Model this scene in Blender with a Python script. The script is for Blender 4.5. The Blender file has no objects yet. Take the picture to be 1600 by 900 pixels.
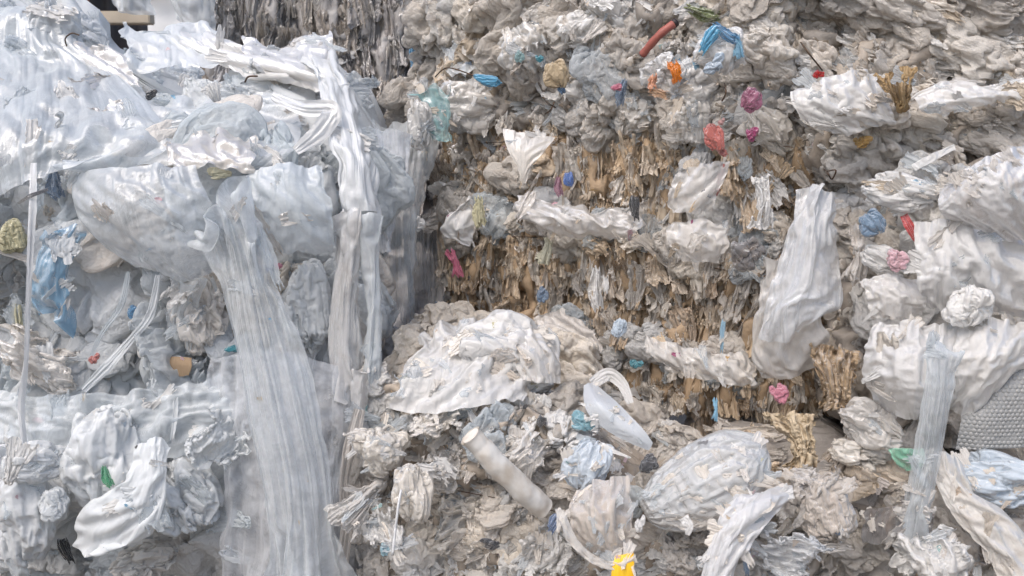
import bpy, math, random
import numpy as np
from mathutils import Vector, Matrix
from mathutils.bvhtree import BVHTree
R = math.radians
sc = bpy.context.scene; col = sc.collection
# ---------------------------------------------------------------- camera, sky, sun, exposure
F = 1570.0; CAMZ = 1.6; PITCH = math.atan2(250, F)
cam = bpy.data.objects.new('camera', bpy.data.cameras.new('camera')); col.objects.link(cam); sc.camera = cam
cam.location = (0, 0, CAMZ); cam.rotation_euler = (math.pi/2-PITCH, 0, 0)
cam.data.sensor_width = 36; cam.data.lens = 36*F/1600; cam.data.clip_end = 4000
cam.data.dof.use_dof = True; cam.data.dof.focus_distance = 3.5; cam.data.dof.aperture_fstop = 5.6
SUN_EL, SUN_AZ = 56, 215
w = bpy.data.worlds.new('World'); sc.world = w; w.use_nodes = True; bg = w.node_tree.nodes['Background']
sk = w.node_tree.nodes.new('ShaderNodeTexSky'); sk.sky_type = 'NISHITA'; sk.sun_disc = False
sk.sun_elevation = R(SUN_EL); sk.sun_rotation = R(SUN_AZ); sk.dust_density = 3.; sk.air_density = 1.; sk.ozone_density = 1.
w.node_tree.links.new(sk.outputs[0], bg.inputs[0]); bg.inputs[1].default_value = .135
sl = bpy.data.lights.new('sun', 'SUN'); sl.energy = 1.6; sl.angle = R(45); sl.color = (1, .94, .87)
so = bpy.data.objects.new('sun', sl); col.objects.link(so)
so.rotation_euler = Vector((math.sin(R(SUN_AZ))*math.cos(R(SUN_EL)), math.cos(R(SUN_AZ))*math.cos(R(SUN_EL)), math.sin(R(SUN_EL)))).to_track_quat('Z', 'Y').to_euler()
vs = sc.view_settings; vs.view_transform = 'Standard'; vs.look = 'None'; vs.exposure = .5; vs.gamma = 1
try:
    sc.cycles.max_bounces = 6; sc.cycles.diffuse_bounces = 3; sc.cycles.use_adaptive_sampling = True; sc.cycles.adaptive_threshold = .035; sc.cycles.glossy_bounces = 2; sc.cycles.transmission_bounces = 4; sc.cycles.transparent_max_bounces = 7
    sc.cycles.caustics_reflective = False; sc.cycles.use_denoising = True
except Exception: pass
def at(px, py, Y):
    """world point at depth Y seen at photo pixel (px, py) of 1600x900"""
    x = (px-800)/F; y = (450-py)/F; c, s = math.cos(PITCH), math.sin(PITCH)
    d = (x, c+y*s, -s+y*c); k = Y/d[1]; return np.array((d[0]*k, Y, CAMZ+d[2]*k))
def _hash(ix, iy, iz, s):
    h = (ix*374761393 + iy*668265263 + iz*1274126177 + s*974634777) & 0xffffffff
    h = ((h ^ (h >> 13)) * 1103515245) & 0xffffffff
    return ((h ^ (h >> 16)) & 0xffff) / 32767.5 - 1.0
def noise3(P, s=0):
    P = np.asarray(P, float); I = np.floor(P).astype(np.int64); F = P - I
    W = F*F*F*(F*(F*6-15)+10); r = 0
    for dx in (0, 1):
        for dy in (0, 1):
            for dz in (0, 1):
                w = (W[..., 0] if dx else 1-W[..., 0])*(W[..., 1] if dy else 1-W[..., 1])*(W[..., 2] if dz else 1-W[..., 2])
                r = r + w*_hash(I[..., 0]+dx, I[..., 1]+dy, I[..., 2]+dz, s)
    return r
def fbm(P, o=4, s=0):
    P = np.asarray(P, float); r = 0; a = 1.0
    for k in range(o): r = r + a*noise3(P*(2.03**k), s+k*17); a *= .5
    return r
def vnoise(P, s=0): return np.stack([noise3(P, s+k*101) for k in range(3)], -1)
def interp(n, m, per=False):
    """m x n Catmull-Rom matrix that resamples n samples to m"""
    W = np.zeros((m, n)); t = np.arange(m)*(n/m) if per else np.linspace(0, n-1, m)
    for r, x in enumerate(t):
        i = int(math.floor(x)); 
        if not per: i = min(i, n-2)
        f = x-i
        ws = (-.5*f+f*f-.5*f**3, 1-2.5*f*f+1.5*f**3, .5*f+2*f*f-1.5*f**3, -.5*f*f+.5*f**3)
        for k, w in zip((i-1, i, i+1, i+2), ws):
            k = k % n if per else min(max(k, 0), n-1)
            W[r, k] += w
    return W
def resample(A, nv, nu, per=False):
    Wv = interp(A.shape[0], nv); Wu = interp(A.shape[1], nu, per)
    if A.ndim == 2: return Wv @ A @ Wu.T
    return np.einsum('ab,bcd,ec->aed', Wv, A, Wu, optimize=True)
def edges(nv, nu, per):
    idx = np.arange(nv*nu).reshape(nv, nu); out = []
    def add(a, b, kind): out.append((a.ravel(), b.ravel(), kind))
    for step, kind in ((1, 0), (2, 2)):
        m = 2*step
        for c in range(m):
            cols = np.arange(nu) if per else np.arange(nu-step)
            cc = cols[(cols % m) < step]  if c == 0 else cols[(cols % m) >= step] if c == 1 else None
            if cc is None: continue
            if per: cc = cc if nu % m == 0 else cc[:-step]
            add(idx[:, cc], idx[:, (cc+step) % nu], kind)
        rows = np.arange(nv-step)
        for c in (0, 1):
            rr = rows[(rows % m) < step] if c == 0 else rows[(rows % m) >= step]
            if len(rr): add(idx[rr], idx[rr+step], kind+1)
    rows = np.arange(nv-1); cols = np.arange(nu) if per else np.arange(nu-1)
    for r0 in (0, 1):
        rr = rows[rows % 2 == r0]
        if not len(rr): continue
        A = idx[rr]; B = idx[rr+1]
        add(A[:, cols], B[:, (cols+1) % nu], 4)
        add(B[:, cols], A[:, (cols+1) % nu], 4)
    return out
def fold(base, exu=1.3, exv=1.15, per=False, seed=0, amp=.1, freq=3., pull=.02, its=(60, 40, 30), fr=(.7, .9, 1.), bend=.35, thin=None, pin=None, up=1, aniso=(1, 1)):
    """Give a smooth sheet more film than the shape it covers and let it buckle into folds.
    base (nv,nu,3); exu/exv how much more film across/along than room; thin = how far it may lift off"""
    nv0, nu0 = base.shape[:2]; exu = np.broadcast_to(np.asarray(exu, float), (nv0, nu0)); exv = np.broadcast_to(np.asarray(exv, float), (nv0, nu0))
    ru0 = np.linalg.norm(np.roll(base, -1, 1)-base, axis=2) if per else np.linalg.norm(np.diff(base, axis=1, append=2*base[:, -1:]-base[:, -2:-1]), axis=2)
    rv0 = np.linalg.norm(np.diff(base, axis=0, append=2*base[-1:]-base[-2:-1]), axis=2)
    size = np.mean(ru0)*nu0*.5+np.mean(rv0)*nv0*.5
    Lv = len(its); p = None
    for k in range(Lv):
        q = 2**(Lv-1-k); nv, nu = max(6, nv0//q), max(6, nu0//q)
        if per: nu -= nu % 4
        b = resample(base, nv, nu, per)
        eu = 1+(resample(exu, nv, nu, per)-1)*fr[k]; ev = 1+(resample(exv, nv, nu, per)-1)*fr[k]
        ru = resample(ru0, nv, nu, per)*nu0/nu*eu; rv = resample(rv0, nv, nu, per)*nv0/nv*ev
        uu, vv = np.meshgrid(np.linspace(0, 1, nu, endpoint=not per), np.linspace(0, 1, nv))
        if per: Q = np.stack([np.cos(uu*2*math.pi)*freq*.35, vv*freq, np.sin(uu*2*math.pi)*freq*.35], -1)
        else: Q = np.stack([uu*freq*aniso[0], vv*freq*aniso[1], uu*0], -1)
        nz = vnoise(Q*(1.7**k)+seed*7.3, seed)*amp*size*(.45**k)
        p = b+nz if p is None else resample(p, nv, nu, per)+nz
        p = p.reshape(-1, 3); bb = b.reshape(-1, 3); ruf = ru.ravel(); rvf = rv.ravel()
        E = []
        for i, j, kd in edges(nv, nu, per):
            r = ruf[i] if kd == 0 else rvf[i] if kd == 1 else 2*ruf[i] if kd == 2 else 2*rvf[i] if kd == 3 else np.hypot(ruf[i], rvf[i])
            E.append((i, j, r, kd))
        pn = None if pin is None else resample(pin.astype(float), nv, nu, per).ravel()[:, None]
        for n in range(its[k]):
            for i, j, r, kd in E:
                d = p[j]-p[i]; L = np.sqrt((d*d).sum(1))+1e-9; c = (L-r)/L
                if kd in (0, 1): s = .45
                elif kd == 4: s = .12
                else: c = np.minimum(c+.18, 0); s = bend*.5
                d *= (c*s)[:, None]; p[i] += d; p[j] -= d
            g = bb-p; 
            if thin:
                l = np.sqrt((g*g).sum(1)); kk = pull+.4*np.clip((l-thin)/(l+1e-9), 0, 1); p += g*kk[:, None]
            else: p += g*pull
            if pn is not None: p += (bb-p)*pn
        p = p.reshape(nv, nu, 3)
    if up > 1: p = resample(p, nv*up, nu*up, per)
    return p
def grid_faces(nv, nu, per=False, off=0):
    i = np.arange(nv*nu).reshape(nv, nu); c = np.arange(nu) if per else np.arange(nu-1)
    a = i[:-1][:, c]; b = i[:-1][:, (c+1) % nu]; d = i[1:][:, c]; e = i[1:][:, (c+1) % nu]
    return np.stack([a, b, e, d], -1).reshape(-1, 4)+off
def new_mesh(name, V, F):
    me = bpy.data.meshes.new(name); V = np.asarray(V, np.float32).reshape(-1, 3); F = np.asarray(F, np.int32)
    me.vertices.add(len(V)); me.vertices.foreach_set('co', V.ravel())
    me.loops.add(F.size); me.loops.foreach_set('vertex_index', F.ravel())
    me.polygons.add(len(F)); me.polygons.foreach_set('loop_start', np.arange(0, F.size, F.shape[1], dtype=np.int32))
    me.update(calc_edges=True); me.validate(); me.polygons.foreach_set('use_smooth', np.ones(len(me.polygons), bool)); me.update()
    return me
def normals(V, per=False):
    du = (np.roll(V, -1, 1)-np.roll(V, 1, 1)) if per else np.gradient(V, axis=1); n = np.cross(du, np.gradient(V, axis=0)); return n/(np.linalg.norm(n, axis=2, keepdims=True)+1e-9)
def crisp(V, per, seed, a=.05, fu=3.2, fv=1.3):
    """sharp thin-film creases running mostly lengthwise from where the film is gathered"""
    n = normals(V, per); nv, nu = V.shape[:2]; u, v = np.meshgrid(np.linspace(0, 1, nu, endpoint=not per), np.linspace(0, 1, nv))
    c = np.stack([np.cos(u*6.2832), np.sin(u*6.2832), v*0], -1) if per else np.stack([u*3., u*0, v*0], -1)
    W = V*.9+.25*vnoise(V*2.2+seed, seed+3); h = 0
    for k, aa in enumerate((1., .55, .3)):
        Q = c*fu*(1.9**k)*.8+W*.55*(1.9**k); Q[..., 2] += v*fv*(1.7**k)+k*9
        h = h+aa*(1-np.abs(noise3(Q+seed*5.1, seed+k))*3.)
    return V+n*(a*np.clip(h, -1.5, 2))[..., None]
def ellipsoid(nv, nu, rx=1, ry=1, rz=1, end=.12, rough=0, seed=0):
    """closed bag shape, gathered at both ends (+-z)"""
    v = np.linspace(end, 1-end*.6, nv)[:, None]*math.pi; u = np.linspace(0, 2*math.pi, nu, endpoint=False)[None, :]
    P = np.stack([rx*np.sin(v)*np.cos(u), ry*np.sin(v)*np.sin(u), -rz*np.cos(v)*np.ones_like(u)], -1)
    if rough: P = P*(1+rough*fbm(P*1.3+seed*3.1, 2, seed)[..., None])
    return P
def t_puff(seed, nv=72, nu=128, ex=1.22):
    r = random.Random(seed); b = ellipsoid(nv, nu, r.uniform(.8, 1), r.uniform(.55, .8), r.uniform(.7, 1), .07, .4, seed)
    ring = np.linalg.norm(np.roll(b, -1, 1)-b, axis=2).mean(1); tgt = ring.max()*(.55+.4*ring/ring.max())
    exu = np.minimum(np.maximum(tgt/ring, 1.0)[:, None]*ex*np.ones((1, nu)), 3.0)
    return fold(b, exu, 1.14, True, seed, .06, 2.8, .010, (60, 40, 24), thin=.14)
def t_wad(seed, nv=80, nu=128, ex=1.5):
    r = random.Random(seed); b = ellipsoid(nv, nu, 1, r.uniform(.5, .7), r.uniform(.6, .9), .05, .6, seed)
    return fold(b, ex, ex, True, seed, .09, 4., .008, (60, 40, 24), thin=.24, bend=.25)
def t_pleat(seed, nv=64, nu=72):
    u, v = np.meshgrid(np.linspace(-1, 1, 90), np.linspace(-1, 1, 90))
    w = .45+.16*np.sin(v*2+seed); b = np.stack([u*w+.12*np.sin(v*2.3+seed), -.28*(1-u*u)-.18*(1-v*v)*1.0, v*1.15], -1)
    return fold(ragged(b, nv, nu, .25, seed), 1.85, 1.08, False, seed, .05, 2.6, .010, (60, 40, 24), thin=.16, aniso=(3, .8))
def t_sheet(seed, nv=72, nu=72):
    r = random.Random(seed); u, v = np.meshgrid(np.linspace(-1, 1, 90), np.linspace(-1, 1, 90))
    k = r.uniform(.2, 1.); rr = 1-.25*(np.abs(u)*np.abs(v))
    b = np.stack([u*rr+.1*np.sin(3*v+seed), -.35*(1-u*u*k-v*v*.5)+.16*np.sin(3*u+seed*2)+.1*np.sin(5*v+seed), v*rr+.1*np.sin(4*u+seed)], -1)
    return fold(ragged(b, nv, nu, .45, seed), 1.32, 1.15, False, seed, .10, 1.8, .005, (60, 40, 24), aniso=(1.6, .7))
def t_fan(seed, nv=64, nu=80):
    r = random.Random(seed); u, v = np.meshgrid(np.linspace(-1, 1, 90), np.linspace(0, 1, 90))
    w = .10+.85*v**r.uniform(.7, 1.4); a = r.uniform(.2, .45)
    b = ragged(np.stack([u*w*1.0, -.3*np.sin(v*2.8)-.15*(1-u*u)*v, 1.0-2*v+a*(u*u)*v*.5], -1), nv, nu, .3, seed)
    L = 1.0/(np.linspace(0, 1, nv)[:, None]*.85+.12)*.75+.35+np.zeros((1, nu))
    return fold(b, np.clip(L, 1.2, 3.2), 1.08, False, seed, .05, 2.2, .010, (60, 40, 24), thin=.16, aniso=(2.6, .7))
PAR = {}
def film_mat(name, col, dirt=.3, clear=0., dirtcol=(.3, .2, .12), trans=.3, rough=.33, jit=.12, scale=1., crease=.3, gloss=.3, streak=(1, 1, 1)):
    PAR[name] = (col, dirt, clear, dirtcol, trans, rough, jit, scale, crease, gloss, streak)
    m = bpy.data.materials.new(name); m.use_nodes = True; nt = m.node_tree; N = nt.nodes; L = nt.links; N.clear()
    def nd(t, **k):
        n = N.new(t)
        for a, b in k.items(): setattr(n, a, b)
        return n
    out = nd('ShaderNodeOutputMaterial'); tc = nd('ShaderNodeTexCoord'); oi = nd('ShaderNodeObjectInfo')
    add = nd('ShaderNodeVectorMath', operation='ADD'); sc3 = nd('ShaderNodeVectorMath', operation='SCALE'); sc3.inputs['Scale'].default_value = 37.
    cx = nd('ShaderNodeCombineXYZ'); L.new(oi.outputs['Random'], cx.inputs[0]); L.new(oi.outputs['Random'], cx.inputs[1]); L.new(cx.outputs[0], sc3.inputs[0])
    L.new(tc.outputs['Object'], add.inputs[0]); L.new(sc3.outputs[0], add.inputs[1])
    def noise(s, d=4, r=.6, vec=None, dis=0.):
        n = nd('ShaderNodeTexNoise'); n.inputs['Scale'].default_value = s*scale; n.inputs['Detail'].default_value = d; n.inputs['Roughness'].default_value = r; n.inputs['Distortion'].default_value = dis
        L.new((vec or add).outputs[0], n.inputs['Vector']); return n
    def ramp(src, a, b, lo=0., hi=1.):
        r = nd('ShaderNodeMapRange'); r.inputs[1].default_value = a; r.inputs[2].default_value = b; r.inputs[3].default_value = lo; r.inputs[4].default_value = hi
        L.new(src, r.inputs[0]); return r.outputs[0]
    def mix(f, a, b):
        n = nd('ShaderNodeMix', data_type='RGBA'); 
        if isinstance(f, float): n.inputs[0].default_value = f
        else: L.new(f, n.inputs[0])
        for i, x in ((6, a), (7, b)):
            if isinstance(x, tuple): n.inputs[i].default_value = (*x, 1)
            else: L.new(x, n.inputs[i])
        return n.outputs[2]
    hsv = nd('ShaderNodeHueSaturation'); hsv.inputs['Color'].default_value = (*col, 1)
    L.new(ramp(oi.outputs['Random'], 0, 1, 1-jit, 1+jit), hsv.inputs['Value'])
    wn = nd('ShaderNodeTexWhiteNoise', noise_dimensions='1D'); L.new(oi.outputs['Random'], wn.inputs['W'])
    L.new(ramp(wn.outputs['Value'], 0, 1, .7, 1.25), hsv.inputs['Saturation'])
    n1 = noise(2.3, 6, .65, dis=.6); n2 = noise(11, 4, .7)
    c = mix(ramp(n1.outputs[0], .50, .74, 0, min(1, dirt*1.15)), hsv.outputs[0], dirtcol)
    c = mix(ramp(n2.outputs[0], .58, .78, 0, dirt*.5), c, (dirtcol[0]*.8, dirtcol[1]*.75, dirtcol[2]*.7))
    # small creases of the film
    mp = nd('ShaderNodeMapping'); L.new(add.outputs[0], mp.inputs[0]); mp.inputs['Scale'].default_value = streak
    n3 = noise(3.6, 1.6, .5, mp, .9); n4 = noise(10., 1.6, .55, mp, .7)
    def ridge(s):   # 1-|2n-1|
        a = nd('ShaderNodeMath', operation='MULTIPLY_ADD'); a.inputs[1].default_value = 2; a.inputs[2].default_value = -1; L.new(s, a.inputs[0])
        b = nd('ShaderNodeMath', operation='ABSOLUTE'); L.new(a.outputs[0], b.inputs[0]); return b.outputs[0]
    sm = nd('ShaderNodeMath', operation='MULTIPLY_ADD'); L.new(ridge(n4.outputs[0]), sm.inputs[0]); sm.inputs[1].default_value = .42; L.new(ridge(n3.outputs[0]), sm.inputs[2])
    uv = nd('ShaderNodeTexCoord'); um = nd('ShaderNodeMapping'); L.new(uv.outputs['UV'], um.inputs[0]); um.inputs['Scale'].default_value = (48, 2.6, 1)
    n5 = nd('ShaderNodeTexNoise'); n5.inputs['Scale'].default_value = 1.; n5.inputs['Detail'].default_value = 4; n5.inputs['Roughness'].default_value = .65; n5.inputs['Distortion'].default_value = .4
    ua = nd('ShaderNodeVectorMath', operation='ADD'); L.new(um.outputs[0], ua.inputs[0]); L.new(sc3.outputs[0], ua.inputs[1]); L.new(ua.outputs[0], n5.inputs['Vector'])
    s2 = nd('ShaderNodeMath', operation='MULTIPLY_ADD'); L.new(ridge(n5.outputs[0]), s2.inputs[0]); s2.inputs[1].default_value = .75; L.new(sm.outputs[0], s2.inputs[2]); sm = s2
    bp = nd('ShaderNodeBump'); bp.inputs['Strength'].default_value = crease; bp.inputs['Distance'].default_value = .12/scale; L.new(sm.outputs[0], bp.inputs['Height'])
    df = nd('ShaderNodeBsdfDiffuse'); L.new(c, df.inputs[0]); L.new(bp.outputs[0], df.inputs['Normal'])
    tr = nd('ShaderNodeBsdfTranslucent'); L.new(c, tr.inputs[0]); L.new(bp.outputs[0], tr.inputs['Normal'])
    m1 = nd('ShaderNodeMixShader'); m1.inputs[0].default_value = trans; L.new(df.outputs[0], m1.inputs[1]); L.new(tr.outputs[0], m1.inputs[2])
    gl = nd('ShaderNodeBsdfGlossy'); gl.inputs['Roughness'].default_value = rough; gl.inputs[0].default_value = (1, 1, 1, 1); L.new(bp.outputs[0], gl.inputs['Normal'])
    fr = nd('ShaderNodeFresnel'); fr.inputs[0].default_value = 1.5; L.new(bp.outputs[0], fr.inputs['Normal'])
    fm = nd('ShaderNodeMath', operation='MULTIPLY'); fm.inputs[1].default_value = gloss*1.6; L.new(fr.outputs[0], fm.inputs[0])
    last = m1
    if clear:
        tp = nd('ShaderNodeBsdfTransparent'); tp.inputs[0].default_value = (.97, .98, 1, 1); m3 = nd('ShaderNodeMixShader')
        # thinner look face on, milkier at grazing angles and where the film is creased
        lw = nd('ShaderNodeLayerWeight'); lw.inputs[0].default_value = .35; L.new(bp.outputs[0], lw.inputs['Normal'])
        a = nd('ShaderNodeMath', operation='MULTIPLY'); L.new(ramp(lw.outputs['Facing'], 0, .9, clear, clear*.15), a.inputs[0])
        L.new(ramp(n1.outputs[0], .35, .65, 1.15, .7), a.inputs[1]); L.new(a.outputs[0], m3.inputs[0]); L.new(m1.outputs[0], m3.inputs[1]); L.new(tp.outputs[0], m3.inputs[2]); last = m3
    m2 = nd('ShaderNodeMixShader'); L.new(fm.outputs[0], m2.inputs[0]); L.new(last.outputs[0], m2.inputs[1]); L.new(gl.outputs[0], m2.inputs[2])
    L.new(m2.outputs[0], out.inputs[0]); m.diffuse_color = (*col, 1)
    return m

BIG = {}
def MW(m):
    """the same film on a mesh made at its real size (finer creases)"""
    if m.name not in BIG:
        c, d, cl, dc, t, r, j, s, cr, g, st = PAR[m.name]; BIG[m.name] = film_mat(m.name+' full size', c, d, cl, dc, t, r, j, 6., cr*.7, g, st)
    return BIG[m.name]
# ---------------------------------------------------------------- objects
def tag(o, label=None, cat=None, group=None, kind=None):
    for k, v in (('label', label), ('category', cat), ('group', group), ('kind', kind)):
        if v: o[k] = v
    return o
def obj(name, me, mat=None, parent=None):
    o = bpy.data.objects.new(name, me); col.objects.link(o); o.parent = parent
    if mat and not me.materials: me.materials.append(mat)
    return o
def empty(name, loc=(0, 0, 0)):
    o = bpy.data.objects.new(name, None); col.objects.link(o); o.location = loc; return o
def mesh_grid(name, V, per=False):
    nv, nu = V.shape[:2]; F_ = grid_faces(nv, nu, per); me = new_mesh(name, V, F_)
    l = me.uv_layers.new(name='film'); u, v = (F_ % nu).ravel()/nu, (F_//nu).ravel()/nv
    if per: k = F_ % nu; u = np.where((k.max(1, keepdims=True)-k > nu/2), k+nu, k).ravel()/nu
    l.data.foreach_set('uv', np.stack([u, v], -1).astype(np.float32).ravel()); return me
def samp(A, v, u):
    nv, nu = A.shape[:2]; y = np.clip(v, 0, 1)*(nv-1); x = np.clip(u, 0, 1)*(nu-1)
    i = np.minimum(y.astype(int), nv-2); j = np.minimum(x.astype(int), nu-2); a = (y-i)[..., None]; b = (x-j)[..., None]
    return A[i, j]*(1-a)*(1-b)+A[i+1, j]*a*(1-b)+A[i, j+1]*(1-a)*b+A[i+1, j+1]*a*b
def ragged(A, nv, nu, rag, seed):
    u, v = np.meshgrid(np.linspace(-1, 1, nu), np.linspace(-1, 1, nv))
    def e(c, s): return rag*(.55+.45*np.clip(fbm(np.stack([c*2.2+s*9.1, c*0+seed*1.7, c*0], -1), 2, seed+s)*1.2+.7*fbm(np.stack([c*8+s*9.1, c*0+seed*1.7, c*0], -1), 3, seed+s), -1.2, 1.2))
    U = u*(1-np.where(u < 0, e(v, 1), e(v, 2))*np.abs(u)**2); V = v*(1-np.where(v < 0, e(u, 3), e(u, 4))*np.abs(v)**2)
    return samp(A, V*.5+.5, U*.5+.5)
# bale bodies: a rounded, pressed block of film, pinched where the wires run
def bale_body(FL, FR, depth, z0, z1, seams, seed, nv=100, nu=300, exu=1.5, exv=1.1, rnd=5, lump=.03, bulge=.035, top=None, thin=.05):
    FL = np.array(FL, float); FR = np.array(FR, float); a = FR-FL; W = np.linalg.norm(a); a /= W; b = np.array((-a[1], a[0]))
    ctr = (FL+FR)/2+b*depth/2
    th = np.linspace(0, 2*math.pi, 4001); cs, sn = np.cos(th), np.sin(th); q = 2/rnd
    ex, ey = np.sign(cs)*np.abs(cs)**q*W/2, np.sign(sn)*np.abs(sn)**q*depth/2
    ds = np.hypot(np.diff(ex), np.diff(ey))*np.where(ey[1:] < depth*.2, 3., 1.); ac = np.r_[0, np.cumsum(ds)]; t = np.linspace(0, ac[-1], nu, endpoint=False)  # finer at the front
    ex, ey = np.interp(t, ac, ex), np.interp(t, ac, ey)
    v = np.linspace(0, 1, nv); cap = .14
    r = np.where(v < cap, (v/cap)*.98+.02, np.where(v > 1-cap, ((1-v)/cap)*.98+.02, 1.)); r = np.minimum(r, 1)
    r = 1-(1-r)**2.2
    zz = z0+(z1-z0)*np.clip((v-cap*.55)/(1-cap*1.1), 0, 1)
    zz = z0+(z1-z0)*(.5-.5*np.cos(math.pi*np.clip((v-cap*.4)/(1-cap*.8), 0, 1)))*.25+(zz-z0)*.75
    Z = zz[:, None]*np.ones((1, nu))
    pin = np.zeros(nv); zs = [z0]+sorted(seams)+[z1]
    for z in seams: pin += np.exp(-((zz-z)/.028)**2)
    k = 1+bulge/(W/2)*(1-np.clip(pin, 0, 1.3)*1.9)
    X = ctr[0]+(a[0]*ex[None]+b[0]*ey[None])*r[:, None]*k[:, None]; Y = ctr[1]+(a[1]*ex[None]+b[1]*ey[None])*r[:, None]*k[:, None]
    P = np.stack([X, Y, Z], -1)
    if top is not None: P[..., 2] += top(P)*np.clip((P[..., 2]-z0)/(z1-z0), 0, 1)**2
    P += vnoise(P*3.1+seed, seed)*lump+vnoise(P*8+seed, seed+5)*lump*.4
    return fold(P, exu, exv, True, seed, .0045, 60., .03, (40, 24, 16), thin=thin, aniso=(1, 1))
class Bale:
    def __init__(s, name, label, V, mat, cat='bale'):
        s.V = V; base = V.reshape(-1, 3); z = base[:, 2].min(); s.root = empty(name, (base[:, 0].mean(), base[:, 1].mean(), z)); tag(s.root, label, cat)
        s.off = np.array(s.root.location); me = mesh_grid('pressed_body', V-s.off, True); s.body = obj('pressed_body', me, mat, s.root)
        f = grid_faces(V.shape[0], V.shape[1], True); s.bvh = BVHTree.FromPolygons([tuple(p) for p in base], [tuple(q) for q in f]); s.n = {}; s.mass = {}
        c = base.mean(0); s.c = Vector(c)
O = Vector((0, 0, CAMZ))
def hit(bvhs, px, py):
    d = (Vector(at(px, py, 3.))-O).normalized(); best = None
    for b in bvhs:
        h = b.ray_cast(O, d)
        if h[0] is not None and (best is None or h[3] < best[1]): best = (h[0], h[3], h[1])
    if best is None: return None
    n = best[2]
    if n.dot(d) > 0: n = -n
    return best[0], n, d
def frame(n, up, ang, tilt=0):
    n = n.normalized(); z = (up-n*up.dot(n)).normalized(); x = z.cross(-n).normalized()   # right, into the surface, up
    M = Matrix((x, -n, z)).transposed()
    return M @ Matrix.Rotation(ang, 3, 'Y') @ Matrix.Rotation(tilt, 3, 'X')
T = {}
def templates():
    def put(kind, V, per, seed, a=.045, fu=3.2, k=1.6):
        V = resample(V, int(V.shape[0]*k), int(V.shape[1]*k)//4*4, per); T.setdefault(kind, []).append((crisp(V, per, seed, a, fu), per))
    for k in range(8): put('puff', t_puff(k), True, k, .035, 4.5, 1.5); put('wad', t_wad(20+k), True, k+30, .04, 3.6, 1.5); put('sheet', t_sheet(60+k), False, k+60)
    put('pillow', fold(ellipsoid(70, 110, .62, .45, 1.0, .05, .12, 5), 1.12, 1.06, True, 5, .02, 3., .02, (60, 40, 24), thin=.05), True, 5, .006, 5.)
    for k in range(6): put('crush', t_wad(90+k, 40, 56, 1.28), True, k+70, .05, 3.); put('pleat', t_pleat(40+k), False, k+80, .03); put('strip', t_pleat(50+k, 56, 28), False, k+90, .03, 2., 2.); put('fan', t_fan(80+k), False, k+100, .035)
MC = {}
def tmesh(kind, i, mat, nm):
    key = (kind, i, mat.name)
    if key not in MC:
        V, per = T[kind][i]; me = mesh_grid(nm, V, per); me.materials.append(mat); MC[key] = me
    return MC[key]
NAMES = {'crush': 'film_wad', 'puff': 'pressed_bag', 'wad': 'crumpled_bag', 'sheet': 'film_sheet', 'pleat': 'film_pleat', 'strip': 'film_strip', 'fan': 'film_fan'}
def inpoly(x, y, P):
    c = False; j = len(P)-1
    for i in range(len(P)):
        if (P[i][1] > y) != (P[j][1] > y) and x < (P[j][0]-P[i][0])*(y-P[i][1])/(P[j][1]-P[i][1])+P[i][0]: c = not c
        j = i
    return c
def scatter(bale, poly, step, kinds, size, mats, seed, asp=(.7, 1.1), ang=(-180, 180), sink=(-.1, .35), thick=.6, face=.5, jit=.5, tilt=25, slope=0., bvhs=None, names=None):
    """lay film pieces on a bale where its surface shows in POLY"""
    r = random.Random(seed); xs = [p[0] for p in poly]; ys = [p[1] for p in poly]; sx, sy = step if isinstance(step, tuple) else (step, step); row = 0
    pts = []; y = min(ys)
    while y < max(ys):
        x = min(xs)+(sx*.5 if row % 2 else 0)
        while x < max(xs): pts.append((x+r.uniform(-jit, jit)*sx, y+r.uniform(-jit, jit)*sy)); x += sx
        y += sy; row += 1
    r.shuffle(pts)
    for x, y in pts:
        if not inpoly(x, y, poly): continue
        h = hit(bvhs or [bale.bvh], x, y)
        if h is None: continue
        p, n, d = h; kd = r.choice(kinds); i = r.randrange(len(T[kd])); m = r.choice(mats)
        px = r.uniform(*size)*r.uniform(.8, 1.2); S = px/F*p.y/2; A = r.uniform(*asp)
        nn = (n*(1-face)-d*face).normalized(); M3 = frame(nn, Vector((0, 0, 1)), R(r.uniform(*ang)), R(r.uniform(-tilt, tilt)))
        t = r.uniform(.8, 1.2)*thick; sc3 = Vector((S*A*r.choice((-1, 1)), min(S, S*A*1.3)*t, S))
        loc = p - nn*(r.uniform(*sink)*sc3.y) 
        M4 = Matrix.LocRotScale(loc-bale.root.location, M3.to_quaternion(), None) @ Matrix.Diagonal((*sc3, 1))
        nm = (names or NAMES)[kd]; c = bale.n.get(nm, 0) if not names else 99
        if c < 99:
            o = obj(nm, tmesh(kd, i, m, nm), None, bale.root); o.matrix_local = M4; bale.n[nm] = c+1
        else: bale.mass.setdefault(m.name, []).append((kd, i, np.array(M4), m))
def finish(bale):
    if not bale.mass: return
    Vs = []; Fs = []; mi = []; off = 0; mats = []
    for k, (mn, L) in enumerate(bale.mass.items()):
        mats.append(L[0][3])
        for kd, i, M4, m in L:
            V, per = T[kd][i]; V = V[::2, ::2]; f = grid_faces(V.shape[0], V.shape[1], per, off); P = V.reshape(-1, 3) @ M4[:3, :3].T+M4[:3, 3]
            Vs.append(P); Fs.append(f); mi.append(np.full(len(f), k)); off += len(P)
    me = new_mesh('pressed_scraps', np.concatenate(Vs), np.concatenate(Fs))
    for m in mats: me.materials.append(m)
    me.polygons.foreach_set('material_index', np.concatenate(mi).astype(np.int32)); me.update()
    o = obj('pressed_scraps', me, None, bale.root); o['kind'] = 'stuff'
ALL = []
HB = []
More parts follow.
